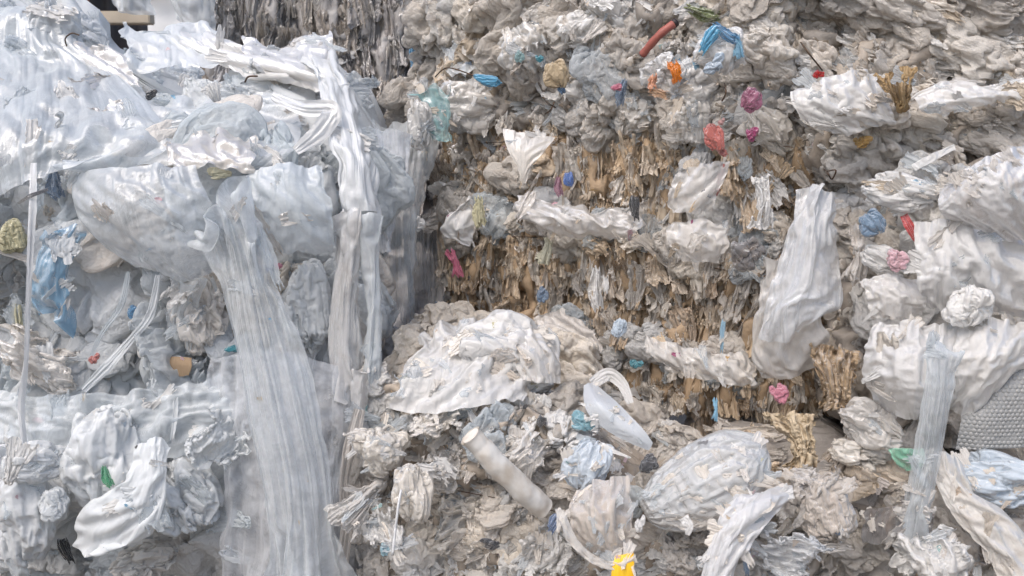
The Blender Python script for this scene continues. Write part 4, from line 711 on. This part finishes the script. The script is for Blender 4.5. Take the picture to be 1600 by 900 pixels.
film('loose_film', 'pale puffed film band stretched across the upper brown bale', 'film', [[(800, 305, 3.74), (870, 318, 3.68), (950, 330, 3.62), (1010, 335, 3.6)], [(810, 335, 3.68), (880, 342, 3.6), (950, 352, 3.56), (1010, 358, 3.54)], [(840, 362, 3.7), (890, 372, 3.66), (950, 374, 3.62), (1000, 375, 3.58)]], MW(PALE2), 60, 110, 1.35, 1.3, .3, 352, .03, 4)
film('loose_film', 'light crumpled film hanging down right from the coral bag', 'film', [[(1060, 262, 3.48), (1100, 255, 3.45), (1145, 245, 3.45)], [(1045, 300, 3.46), (1090, 300, 3.42), (1130, 290, 3.43)], [(1040, 340, 3.46), (1075, 340, 3.43), (1110, 330, 3.44)]], MW(PALE2), 60, 60, 1.4, 1.2, .25, 353, aniso=(3, .6))
film('loose_film', 'white shiny crumple above the dark grey film, right part of the brown bale', 'film', [[(1035, 345, 3.48), (1090, 340, 3.44), (1140, 345, 3.44)], [(1040, 380, 3.45), (1090, 380, 3.4), (1140, 385, 3.41)], [(1055, 410, 3.46), (1090, 412, 3.43), (1130, 412, 3.43)]], MW(PALE2), 60, 70, 1.4, 1.3, .25, 354, .03, 4)
bag('white_pleat', 'stiff white pleated film hanging in the upper right of the brown bale', 'film', 1186, 318, 44, 90, 'pleat', MW(WHITE), 2, 6, .5, Y=3.4)
bag('grey_film', 'dark grey crushed film beside the hanging white bag', 'film', 1166, 396, 56, 56, 'wad', MW(DGREY2), 4, 40, .5, Y=3.38)
bag('white_scrap', 'bright white folded strip in the middle of the brown bale', 'scrap', 930, 452, 24, 76, 'strip', MW(WHITE), 2, 4, .6, Y=3.66)
bag('white_scrap', 'small bright white triangle at the top of the bright white folded strip', 'scrap', 946, 444, 12, 32, 'sheet', MW(WHITE), 2, 0, .6, Y=3.62)
bag('blue_scrap', 'pale blue bag showing low in the brown bale', 'scrap', 967, 512, 26, 32, 'puff', MW(PBLUE2), 3, 0, .6, Y=3.6)
bag('blue_scrap', 'narrow turquoise strip hanging in the lower right brown bale', 'scrap', 1128, 526, 9, 58, 'strip', MW(LBLUE), 1, -3, .6, Y=3.44)
bag('blue_scrap', 'turquoise strip at the lowest edge of the brown bale', 'scrap', 1117, 640, 10, 40, 'strip', MW(LBLUE), 5, 0, .6, Y=3.3)
bag('slate_strip', 'slate and white scrap in the left part of the brown bale', 'scrap', 848, 460, 20, 28, 'wad', MW(SBLUE), 1, 0, .5, Y=3.78)
bag('teal_scrap', 'dark teal scrap under the pale film in the lower brown bale', 'scrap', 994, 568, 22, 18, 'wad', MW(DTEAL), 2, -30, .5, Y=3.5)
film('loose_film', 'grey dirty film folds sweeping down right beside the white mound', 'film', [[(830, 490, 3.72), (870, 490, 3.7), (905, 500, 3.68)], [(838, 510, 3.68), (890, 515, 3.64), (930, 525, 3.62)], [(860, 540, 3.66), (910, 545, 3.6), (950, 555, 3.58)]], MW(TAUPE2), 50, 60, 1.5, 1.3, .3, 355, aniso=(.8, 2.5))
film('loose_film', 'white pleated film tucked along the lowest wire of the brown bale', 'film', [[(1000, 520, 3.5), (1060, 535, 3.46), (1120, 545, 3.42), (1185, 560, 3.4)], [(1010, 550, 3.46), (1060, 562, 3.42), (1120, 575, 3.38), (1185, 590, 3.36)], [(1040, 575, 3.46), (1080, 588, 3.43), (1130, 598, 3.39), (1185, 605, 3.37)]], MW(PALE2), 50, 110, 1.5, 1.2, .25, 356, aniso=(5, 1))
film('hanging_bag', 'long translucent white bag hanging from the corner of the brown bale', 'bag', [[(1262, 290, 3.34), (1285, 288, 3.3), (1305, 300, 3.33)], [(1235, 345, 3.28), (1270, 345, 3.22), (1304, 345, 3.27)], [(1222, 400, 3.25), (1265, 400, 3.17), (1308, 410, 3.24)], [(1205, 460, 3.22), (1258, 450, 3.14), (1318, 470, 3.2)], [(1190, 510, 3.2), (1235, 475, 3.13), (1300, 482, 3.18)], [(1178, 540, 3.2), (1225, 540, 3.15), (1245, 500, 3.17)]], MW(CLOUDY2), 110, 76, 1.3, 1.05, .1, 357, .02, 3, .01, aniso=(3, .6))
film('hanging_film', 'brownish clear film hanging behind the long white bag', 'film', [[(1195, 400, 3.32), (1225, 390, 3.3), (1260, 400, 3.28)], [(1180, 480, 3.3), (1220, 470, 3.27), (1290, 470, 3.24)], [(1165, 560, 3.3), (1220, 560, 3.25), (1300, 520, 3.22)], [(1200, 590, 3.3), (1240, 590, 3.26), (1300, 560, 3.24)]], MW(PALE2), 70, 60, 1.25, 1.2, .2, 358, aniso=(.8, 2.5))
bag('pink_scrap', 'dark pink crumpled scrap at the lower right corner of the brown bale', 'scrap', 1219, 616, 30, 36, 'wad', MW(PINK), 6, 20, .6, Y=3.22)
bag('pleat_bundle', 'tight bundle of glossy golden pleats at the bottom right of the brown bale', 'bundle', 1236, 690, 84, 100, 'pleat', MW(PAMBER), 3, 8, .5, Y=3.12, thick=.6)
bag('pleat_bundle', 'brown vertical pleat bundle above the golden one, right of the pink scrap', 'bundle', 1300, 590, 86, 110, 'pleat', MW(TANW), 4, -6, .4, Y=3.2)
bag('pleat_bundle', 'narrow brown pleat bundle between the dark crevice and the pale knotted bag', 'bundle', 1316, 700, 60, 120, 'pleat', MW(TANW), 1, -14, .4, Y=3.1)
scatter(BR, [(1180, 590), (1350, 590), (1350, 760), (1180, 740)], (22, 34), ['strip', 'pleat', 'fan'], (44, 90), [TAN, TAN2, TAUPE, BROWN, PALE, TAN], 360, (.3, .7), (-20, 20), sink=(-.8, 0), thick=1., tilt=10)
scatter(BC, [(1090, 640), (1240, 690), (1300, 800), (1080, 760)], (30, 26), ['sheet', 'fan', 'strip'], (40, 90), [TAUPE, TAN2, PALE, CREAM, TAN], 361, (.4, 1.), bvhs=ALL, sink=(-.6, .1))
scatter(B2, [(1200, 740), (1400, 740), (1400, 860), (1200, 860)], (34, 30), ['sheet', 'fan', 'strip'], (40, 90), [TAUPE, TAN2, PALE, CREAM, GREY], 362, (.4, 1.), bvhs=ALL, sink=(-.6, .1))
# ---------------------------------------------------------------- right side
bag('blue_scrap', 'slate blue lump in the crevice near the red scrap', 'scrap', 1362, 351, 42, 42, 'puff', MW(SLATE), 2, 40, .5, Y=3.14)
ribbon('red_scrap', 'bright red pointed scrap hanging down right, beside the slate blue lump', 'scrap', [(1412, 336, 3.12), (1420, 352, 3.1), (1434, 377, 3.1)], (10, 13, 9), MW(RED), 30, 21)
bag('printed_bag', 'white bag with pink smudged print under the slate blue lump', 'bag', 1383, 408, 76, 46, 'puff', MW(WHITE), 5, 60, .5, Y=3.16)
bag('pink_smear', 'pink printed patch on the white bag under the slate blue lump', 'scrap', 1402, 405, 34, 40, 'wad', MW(ROSE), 1, 30, .6, Y=3.08)
bag('brown_film', 'brown narrow folds between the slate blue lump and the hanging bag', 'film', 1338, 400, 40, 100, 'strip', MW(TAUPE2), 5, -5, .4, Y=3.24)
bag('white_bag', 'greyish white bag lying above the slate blue lump', 'bag', 1408, 300, 120, 60, 'puff', MW(WHITE), 6, 80, .4, Y=3.16)
film('white_bag', 'large rounded printed bag at the right photo edge', 'bag', [[(1470, 300, 3.05), (1515, 262, 3.0), (1570, 235, 2.98), (1660, 215, 3.0)], [(1464, 318, 3.02), (1520, 295, 2.95), (1580, 280, 2.92), (1660, 265, 2.94)], [(1470, 335, 3.02), (1530, 335, 2.96), (1590, 330, 2.93), (1660, 320, 2.94)], [(1490, 345, 3.05), (1540, 362, 3.02), (1600, 380, 3.0), (1660, 392, 3.0)]], MW(PRINT), 80, 100, 1.15, 1.12, .05, 360, .02, 3)
film('white_sheet', 'large smooth white sheet below the rounded printed bag', 'film', [[(1425, 345, 3.1), (1470, 335, 3.06), (1530, 350, 3.05), (1640, 385, 3.05)], [(1430, 400, 3.06), (1480, 395, 3.0), (1545, 405, 2.99), (1640, 430, 3.0)], [(1430, 445, 3.05), (1475, 440, 3.0), (1540, 455, 3.0), (1640, 475, 3.0)], [(1450, 480, 3.08), (1480, 486, 3.05), (1545, 492, 3.05), (1640, 500, 3.05)]], MW(WHITE), 80, 100, 1.3, 1.15, .16, 361, .025, 2.5)
film('clear_bag', 'greyish clear bag with a seam between pink print and white knot', 'bag', [[(1340, 440, 3.14), (1390, 428, 3.1), (1440, 440, 3.1)], [(1355, 465, 3.1), (1400, 462, 3.04), (1448, 470, 3.06)], [(1358, 500, 3.1), (1400, 498, 3.06), (1440, 492, 3.08)]], MW(PALE2), 60, 70, 1.25, 1.2, .15, 362)
bag('white_knot', 'bright knotted neck of the big white bag', 'bag', 1512, 478, 76, 70, 'puff', MW(WHITE), 3, 0, .4, Y=2.98)
film('white_bag', 'big bright white bag with creases running from its knot', 'bag', [[(1365, 505, 3.08), (1420, 500, 3.03), (1470, 505, 3.0), (1505, 505, 3.0)], [(1350, 545, 3.04), (1415, 550, 2.93), (1470, 550, 2.92), (1500, 550, 2.95)], [(1352, 595, 3.02), (1415, 605, 2.9), (1465, 610, 2.89), (1505, 600, 2.93)], [(1375, 640, 3.05), (1420, 655, 2.95), (1455, 650, 2.95), (1495, 640, 2.98)]], MW(WHITE), 100, 100, 1.34, 1.16, .12, 363, .03, 2.2, .01)
film('white_bag', 'right half of the big white bag, stretched toward the photo edge', 'bag', [[(1500, 500, 3.0), (1540, 492, 2.98), (1590, 500, 2.98), (1650, 500, 3.0)], [(1490, 550, 2.93), (1540, 545, 2.88), (1585, 540, 2.9), (1650, 540, 2.95)], [(1490, 600, 2.92), (1530, 600, 2.88), (1565, 590, 2.9), (1600, 575, 2.96)], [(1480, 640, 2.98), (1505, 660, 2.95), (1525, 665, 2.97), (1545, 640, 3.0)]], MW(WHITE), 90, 90, 1.3, 1.16, .12, 364, .03, 2.5)
film('hanging_tail', 'clear ragged tail hanging from the big white bag', 'film', [[(1450, 520, 2.87), (1472, 510, 2.86), (1498, 515, 2.87)], [(1442, 600, 2.84), (1468, 600, 2.82), (1490, 600, 2.84)], [(1430, 690, 2.82), (1455, 690, 2.8), (1475, 690, 2.82)], [(1418, 760, 2.81), (1440, 765, 2.79), (1462, 765, 2.81)], [(1410, 850, 2.82), (1428, 850, 2.8), (1450, 830, 2.82)]], MW(CLEAR), 110, 50, 1.7, 1.04, .2, 365, .015, 3, aniso=(3.5, .5))
bag('white_bag', 'pale crumpled bag hanging left below the big white bag', 'bag', 1360, 668, 110, 84, 'puff', MW(PALE2), 3, 70, .4, Y=3.06)
C = np.array([[at(*p) for p in r] for r in [[(1510, 625, 2.98), (1530, 600, 2.97), (1545, 575, 2.97), (1560, 555, 2.98)], [(1500, 660, 2.93), (1540, 645, 2.91), (1580, 620, 2.91), (1640, 580, 2.93)], [(1492, 704, 2.93), (1540, 702, 2.91), (1590, 700, 2.91), (1650, 695, 2.93)]]])
V = resample(C, 330, 360); V += .004*vnoise(V*14, 3); x = (V[..., 0]-V[..., 0].min())/.014; z = V[..., 2]/.0121; rz = np.round(z); xs = x-.5*(rz % 2); d = np.hypot((xs-np.round(xs))*.014, (z-rz)*.0121)/.0062
V += .012*vnoise(V*6, 8)[..., 1:2]*np.array((0, 1, 0)); V[..., 1] -= .0032*(.35+.65*(_hash(np.round(xs).astype(int), rz.astype(int), rz.astype(int)*0, 4) > -.72))*np.sqrt(np.clip(1-d*d, 0, 1)); c = V.reshape(-1, 3).mean(0)
o = tag(obj('bubble_wrap', mesh_grid('bubble_wrap', V-c), BUBBLE), 'grey bubble wrap sheet at the right photo edge', 'bubble wrap'); o.location = c
bag('clear_bag', 'bluish white bag under the bubble wrap at the right photo edge', 'bag', 1560, 748, 150, 88, 'puff', MW(PBLUE2), 6, 85, .4, Y=2.92, thick=.8)
film('green_bag', 'pale green film behind the clear ragged tail', 'film', [[(1386, 700, 2.94), (1410, 698, 2.92), (1445, 702, 2.92)], [(1392, 715, 2.93), (1415, 718, 2.91), (1448, 718, 2.91)], [(1405, 730, 2.93), (1422, 736, 2.92), (1440, 735, 2.92)]], MW(PGREEN), 36, 46, 1.25, 1.2, .2, 367)
film('beige_film', 'beige film sheet falling diagonally to the bottom right corner', 'film', [[(1455, 700, 2.88), (1475, 700, 2.87), (1495, 720, 2.88)], [(1465, 770, 2.82), (1500, 765, 2.8), (1530, 780, 2.82)], [(1500, 820, 2.78), (1545, 810, 2.75), (1590, 820, 2.77)], [(1540, 865, 2.74), (1580, 870, 2.71), (1620, 860, 2.73)], [(1570, 920, 2.7), (1610, 920, 2.68), (1640, 900, 2.7)]], MW(CREAM2), 100, 60, 1.3, 1.1, .12, 368, .02, 3)
bag('taupe_bag', 'light taupe bag left of the pale green film', 'bag', 1345, 705, 100, 60, 'wad', MW(CREAM2), 5, 80, .4, Y=3.04)
bag('crinkled_bag', 'speckled crinkled white bag at the bottom right below the clear tail', 'bag', 1452, 870, 130, 100, 'sheet', MW(WHITE), 2, 20, .5, Y=2.74)
bag('clear_bag', 'flat clear bag at the bottom edge, right of the draped white bag', 'bag', 1235, 868, 130, 84, 'sheet', MW(CLOUDY2), 3, 80, .5, Y=2.74)
bag('taupe_bag', 'taupe folded bag at the bottom between the clear bag and the crinkled bag', 'bag', 1290, 800, 90, 120, 'puff', MW(TAUPE2), 4, 20, .5, Y=2.82)
bag('taupe_bag', 'dark taupe knotted bag just below the golden pleats', 'bag', 1262, 775, 90, 84, 'wad', MW(TAUPE2), 6, 60, .4, Y=2.92)
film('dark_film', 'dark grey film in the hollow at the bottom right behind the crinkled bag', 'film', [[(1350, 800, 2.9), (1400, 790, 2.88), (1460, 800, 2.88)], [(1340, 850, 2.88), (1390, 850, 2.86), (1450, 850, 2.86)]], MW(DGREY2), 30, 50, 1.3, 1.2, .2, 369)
bag('dark_film', 'dark brown film at the lower right edge under the beige sheet', 'film', 1520, 860, 130, 100, 'sheet', MW(GREYW), 4, 40, .2, Y=2.88)
# ---------------------------------------------------------------- bottom centre
bag('printed_bag', 'bright white bag mound with faint print on top of the bottom centre bale', 'bag', 790, 560, 170, 150, 'puff', MW(WHITE), 5, 75, .2, Y=3.32, thick=.8)
film('white_sheet', 'bright ragged white sheet over the left half of the white mound', 'film', [[(650, 525, 3.32), (700, 500, 3.35), (770, 495, 3.4), (830, 490, 3.42)], [(640, 560, 3.22), (700, 550, 3.2), (770, 540, 3.22), (840, 530, 3.28)], [(620, 600, 3.12), (690, 600, 3.1), (760, 590, 3.12), (830, 580, 3.18)], [(600, 640, 3.08), (680, 650, 3.04), (760, 640, 3.04), (820, 620, 3.1)]], MW(WHITE), 80, 90, 1.3, 1.2, .2, 370, .035, 3)
film('film_fan', 'fan-folded white bag side with radiating pleats at the right end of the white mound', 'film', [[(800, 500, 3.3), (830, 505, 3.28), (860, 530, 3.28)], [(800, 540, 3.2), (840, 545, 3.16), (876, 565, 3.2)], [(810, 590, 3.14), (845, 600, 3.12), (875, 600, 3.16)]], MW(PALE2), 60, 70, 1.4, 1.2, .1, 371, aniso=(3, .8))
P1 = [at(735, 680, 2.84), at(780, 730, 2.86), at(850, 795, 2.92)]; c = np.mean(P1, 0); t = empty('plastic_roll', c); tag(t, 'off-white plastic tube lying diagonally on the bottom centre bale', 'tube')
S = smooth(P1, 20)-c; rr = [.036, .034, .033, .033, .032, .034, .035, .034, .035, .036, .036, .037, .036, .037, .038, .037, .038, .037, .035, .034]
S += .002*vnoise(S*14, 3); tw = obj('tube_wall', tube_mesh('tube_wall', smooth(S, 70), np.interp(np.linspace(0, 1, 70), np.linspace(0, 1, 20), rr), 40, False), PVC, t)
A = np.array([v.co[:] for v in tw.data.vertices]); A += .003*vnoise(A*16, 4)+.0012*vnoise(A*60, 6); tw.data.vertices.foreach_set('co', A.ravel()); tw.data.update(); obj('tube_bore', tube_mesh('tube_bore', S[:-1]+(S[1]-S[0])*.2, .029, 20, False), plain('tube inside', (.55, .52, .48), .6), t)
d = (S[0]-S[1])/np.linalg.norm(S[0]-S[1]); obj('tube_lid', tube_mesh('tube_lid', [S[0]-d*.012, S[0]+d*.001], .0285, 20), PVC, t)
film('crescent_film', 'smooth blue-white crescent of stiff film right of the white mound', 'film', [[(912, 602, 3.08), (920, 598, 3.08), (930, 600, 3.08)], [(915, 640, 3.0), (935, 630, 2.98), (960, 625, 3.0)], [(945, 670, 2.96), (965, 662, 2.94), (985, 650, 2.96)], [(985, 692, 2.93), (998, 684, 2.92), (1006, 672, 2.93)], [(1014, 704, 2.92), (1017, 700, 2.92), (1020, 692, 2.92)]], MW(PBLUE3), 70, 36, 1.03, 1.02, .03, 372, .006, 2, .08, crease=.002)
ribbon('film_band', 'pale band looping above the blue-white crescent', 'film band', [(925, 600, 3.1), (950, 585, 3.12), (972, 600, 3.1), (985, 630, 3.06)], (16, 20, 16, 10), MW(WHITE), 50, 23)
bag('teal_bag', 'teal crumpled bag left of the blue-white crescent', 'bag', 911, 660, 44, 32, 'wad', MW(TEAL2), 3, 70, .6, Y=3.02)
bag('blue_bag', 'pale blue bag below the teal crumpled bag', 'bag', 915, 728, 76, 94, 'puff', MW(PBLUE2), 2, -20, .5, Y=2.98)
film('taupe_bag', 'taupe gauzy bag with vertical pleats at the bottom centre', 'bag', [[(905, 765, 2.88), (940, 745, 2.86), (985, 735, 2.88)], [(890, 800, 2.82), (935, 800, 2.76), (985, 800, 2.8)], [(905, 845, 2.8), (945, 850, 2.75), (985, 850, 2.78)], [(930, 870, 2.82), (955, 878, 2.79), (980, 870, 2.8)]], MW(TAUPE2), 90, 70, 1.45, 1.1, .12, 373, .02, 3, aniso=(3, .6))
film('draped_edge', 'twisted taupe hem round the bottom of the gauzy bag', 'film', [[(880, 800, 2.76), (900, 840, 2.74), (930, 868, 2.73), (965, 878, 2.73), (990, 860, 2.74)], [(872, 806, 2.75), (892, 850, 2.73), (928, 880, 2.72), (968, 890, 2.72), (996, 872, 2.73)]], MW(CREAM2), 20, 90, 1.1, 1.8, .1, 374)
bag('pillow_bag', 'large plump translucent pillow-shaped bag right of the bottom centre', 'bag', 1105, 755, 225, 135, 'pillow', MW(PILLOW), 0, -58, .35, Y=2.92, thick=.75)
ribbon('film_band', 'curled white tail at the underside of the pillow-shaped bag', 'film band', [(1068, 808, 2.66), (1076, 822, 2.65), (1074, 836, 2.65)], (14, 14, 6), MW(WHITE), 24, 25)
bag('white_scrap', 'small white folded scrap left under the pillow-shaped bag', 'scrap', 1000, 818, 18, 30, 'wad', MW(WHITE), 2, 0, .5, Y=2.74)
film('draped_bag', 'white bag draped down from the pillow-shaped bag to the bottom edge', 'bag', [[(1150, 775, 2.76), (1195, 765, 2.76), (1245, 752, 2.8)], [(1130, 800, 2.7), (1170, 790, 2.68), (1225, 785, 2.72)], [(1110, 845, 2.67), (1145, 840, 2.64), (1178, 835, 2.67)], [(1092, 900, 2.65), (1125, 900, 2.62), (1150, 890, 2.64)], [(1085, 950, 2.64), (1115, 950, 2.61), (1140, 950, 2.63)]], MW(WHITE2), 90, 60, 1.25, 1.08, .15, 375, .02, 3)
film('yellow_piece', 'bright yellow flat plastic piece at the bottom edge', 'plastic piece', [[(962, 868, 2.74), (975, 866, 2.735), (990, 862, 2.74)], [(956, 890, 2.72), (972, 890, 2.715), (991, 888, 2.72)], [(952, 940, 2.7), (972, 940, 2.695), (992, 940, 2.7)]], plain('yellow plastic', (.85, .50, .01), .4, noise=.3, nscale=12, c2=(.7, .36, .02)), 24, 24, 1.03, 1.0, .03, 376, .004, 2, .2)
P1 = [(627, 765, 2.88), (621, 800, 2.86), (613, 868, 2.84)]; line('drinking_straw', 'thin white straw standing on the left end of the bottom centre bale', 'straw', P1, .0042, STRAP, 14, sides=10)
bag('grey_bag', 'grey-white shell-shaped bag hanging at the left end of the bottom centre bale', 'bag', 565, 790, 110, 76, 'fan', MW(PALE2), 2, -50, .4, Y=3.04)
bag('grey_bag', 'round pale bag above the shell-shaped bag', 'bag', 600, 700, 96, 88, 'puff', MW(CREAM2), 1, 20, .4, Y=3.1)
bag('grey_bag', 'plain pale sack with turquoise corner beside the straw', 'bag', 600, 830, 70, 90, 'sheet', MW(WHITE), 3, 10, .3, Y=2.98)
bag('teal_scrap', 'turquoise corner beside the foot of the straw', 'scrap', 601, 858, 16, 24, 'wad', MW(TEAL2), 1, 10, .4, Y=2.9)
bag('grey_bag', 'pear-shaped greyish bag right of the straw', 'bag', 645, 770, 70, 96, 'puff', MW(CREAM2), 6, 0, .5, Y=2.98)
bag('black_scrap', 'black scrap showing between bags at the bottom left of the bottom centre bale', 'scrap', 765, 850, 34, 20, 'wad', MW(BLACK), 2, 90, .4, Y=2.84)
bag('black_scrap', 'black scrap above the off-white tube near the white mound', 'scrap', 846, 658, 18, 22, 'wad', MW(BLACK), 4, 0, .5, Y=3.02)
bag('black_scrap', 'dark green-black scrap between the crescent and the pillow-shaped bag', 'scrap', 1012, 725, 34, 30, 'wad', MW(BLACK), 5, 30, .5, Y=2.9)
bag('navy_scrap', 'navy scrap at the lower end of the off-white tube', 'scrap', 864, 818, 22, 34, 'strip', MW(DBLUE2), 1, -30, .5, Y=2.78)
bag('blue_scrap', 'dark blue strip at the bottom edge right of the draped white bag', 'scrap', 1166, 880, 14, 50, 'strip', MW(SLATE), 1, 0, .5, Y=2.72)
for k, (x, y, w_, h_, kd, i, m, l) in enumerate([(690, 640, 90, 90, 'sheet', 3, CREAM2, 'cream bag at the left foot of the white mound'), (640, 580, 70, 80, 'wad', 1, CREAM2, 'cream ruffled bag at the left end of the white mound'), (860, 640, 90, 70, 'wad', 5, WHITE, 'white ruffled film between the white mound and the teal bag'), (820, 700, 90, 80, 'sheet', 2, CREAM2, 'cream bag right of the off-white tube'), (700, 730, 80, 80, 'sheet', 7, PALE2, 'pale bag left of the off-white tube'),
       (720, 820, 110, 100, 'sheet', 4, CREAM2, 'wide cream bag below the off-white tube'), (850, 860, 110, 90, 'sheet', 6, WHITE, 'white fan-shaped bag at the bottom edge left of the gauzy bag'), (1060, 690, 90, 50, 'wad', 6, PALE2, 'pinkish ruffled film above the pillow-shaped bag'), (1050, 860, 90, 60, 'wad', 3, TAUPE2, 'taupe knot of film under the pillow-shaped bag'), (660, 870, 100, 80, 'puff', 5, CREAM2, 'cream bag at the bottom edge right of the straw')]):
    bag('soiled_bag', l, 'bag', x, y, w_, h_, kd, MW(m), i, (k*73) % 180-90, .4, Y=None)
# ---------------------------------------------------------------- torn scraps caught everywhere on top of the pile
EV = ALL+HB; SN = dict.fromkeys(('puff', 'wad', 'sheet', 'pleat', 'strip', 'fan', 'crush'), 'loose_scraps')
def veil(b, poly, step, size, mats, seed, kinds=('sheet', 'fan', 'fan', 'strip'), ang=(-90, 90)):
    scatter(b, poly, step, list(kinds), size, mats, seed, (.25, .9), ang, sink=(-.5, .3), thick=.35, tilt=14, face=.4, bvhs=EV, names=SN)
veil(TR, [(640, 0), (1240, 0), (1240, 230), (640, 230)], (24, 22), (18, 60), [WHITE, PALE, WHITE, CLEAR, CREAM, PALE, TAN2, CLEAR], 201)
veil(TR2, [(1240, 0), (1600, 0), (1600, 290), (1300, 320), (1240, 250)], (32, 26), (24, 76), [WHITE, PALE, CREAM, CLEAR, TAN2, PALE], 202, ang=(40, 90))
veil(RW, [(1330, 300), (1600, 260), (1600, 540), (1500, 540), (1330, 720)], (52, 46), (24, 80), [WHITE, PALE, CREAM, CLEAR, CLEAR], 203)
veil(BC, [(560, 560), (700, 500), (880, 500), (1250, 740), (1250, 900), (540, 900)], (28, 26), (20, 66), [WHITE, PALE, CREAM, CLEAR, PALE, CLEAR], 204)
veil(B2, [(1250, 720), (1600, 700), (1600, 900), (1250, 900)], (40, 36), (22, 70), [PALE, CREAM, TAUPE, CLEAR, TAN2], 205)
veil(LU, [(0, 0), (560, 60), (580, 420), (0, 600)], (62, 54), (26, 90), [CLEAR, CLOUDY, WHITE, CLEAR, MILK, PALE], 206, ('fan', 'sheet', 'strip', 'sheet'))
veil(LU, [(0, 430), (340, 430), (340, 600), (0, 600)], (34, 30), (22, 66), [CLEAR, CLOUDY, WHITE, PALE, MILK, CREAM], 207)
veil(LL, [(0, 600), (400, 600), (400, 900), (0, 900)], (60, 54), (26, 84), [CLEAR, CLOUDY, WHITE, MILK], 208, ('fan', 'sheet', 'strip'))
veil(BR, [(660, 200), (1220, 240), (1200, 420), (1150, 600), (680, 500)], (44, 34), (16, 46), [WHITE, PALE, CREAM, TAN2, TAN, CLEAR], 209, ang=(-40, 40))
veil(TR, [(640, 0), (1600, 0), (1600, 300), (640, 230)], (74, 64), (9, 22), [LBLUE, PINK, PBLUE, PAMBER, ROSE, TEALC, PORANGE, DGREY, CORAL, LYEL, SBLUE, BROWN, BLACK], 220)
veil(BR, [(660, 220), (1200, 240), (1180, 420), (1140, 600), (680, 500)], (74, 64), (9, 24), [PBLUE, DTEAL, PAMBER, WHITE, DGREY, ROSE, LYEL, AMBER, MAG, BLACK], 221)
veil(BC, [(560, 560), (700, 500), (880, 500), (1250, 740), (1600, 740), (1600, 900), (540, 900)], (84, 74), (9, 24), [PBLUE, TEALC, PAMBER, WHITE, DGREY, ROSE, LYEL, SBLUE, BROWN, BLACK], 222)
veil(LU, [(0, 60), (560, 90), (560, 900), (0, 900)], (130, 110), (8, 20), [PBLUE, PAMBER, WHITE, DGREY, ROSE, LBLUE, BLACK], 223)
for b in (LU, LL, BR, TR, TR2, RW, BC, B2, G1, G2, G3): finish(b)
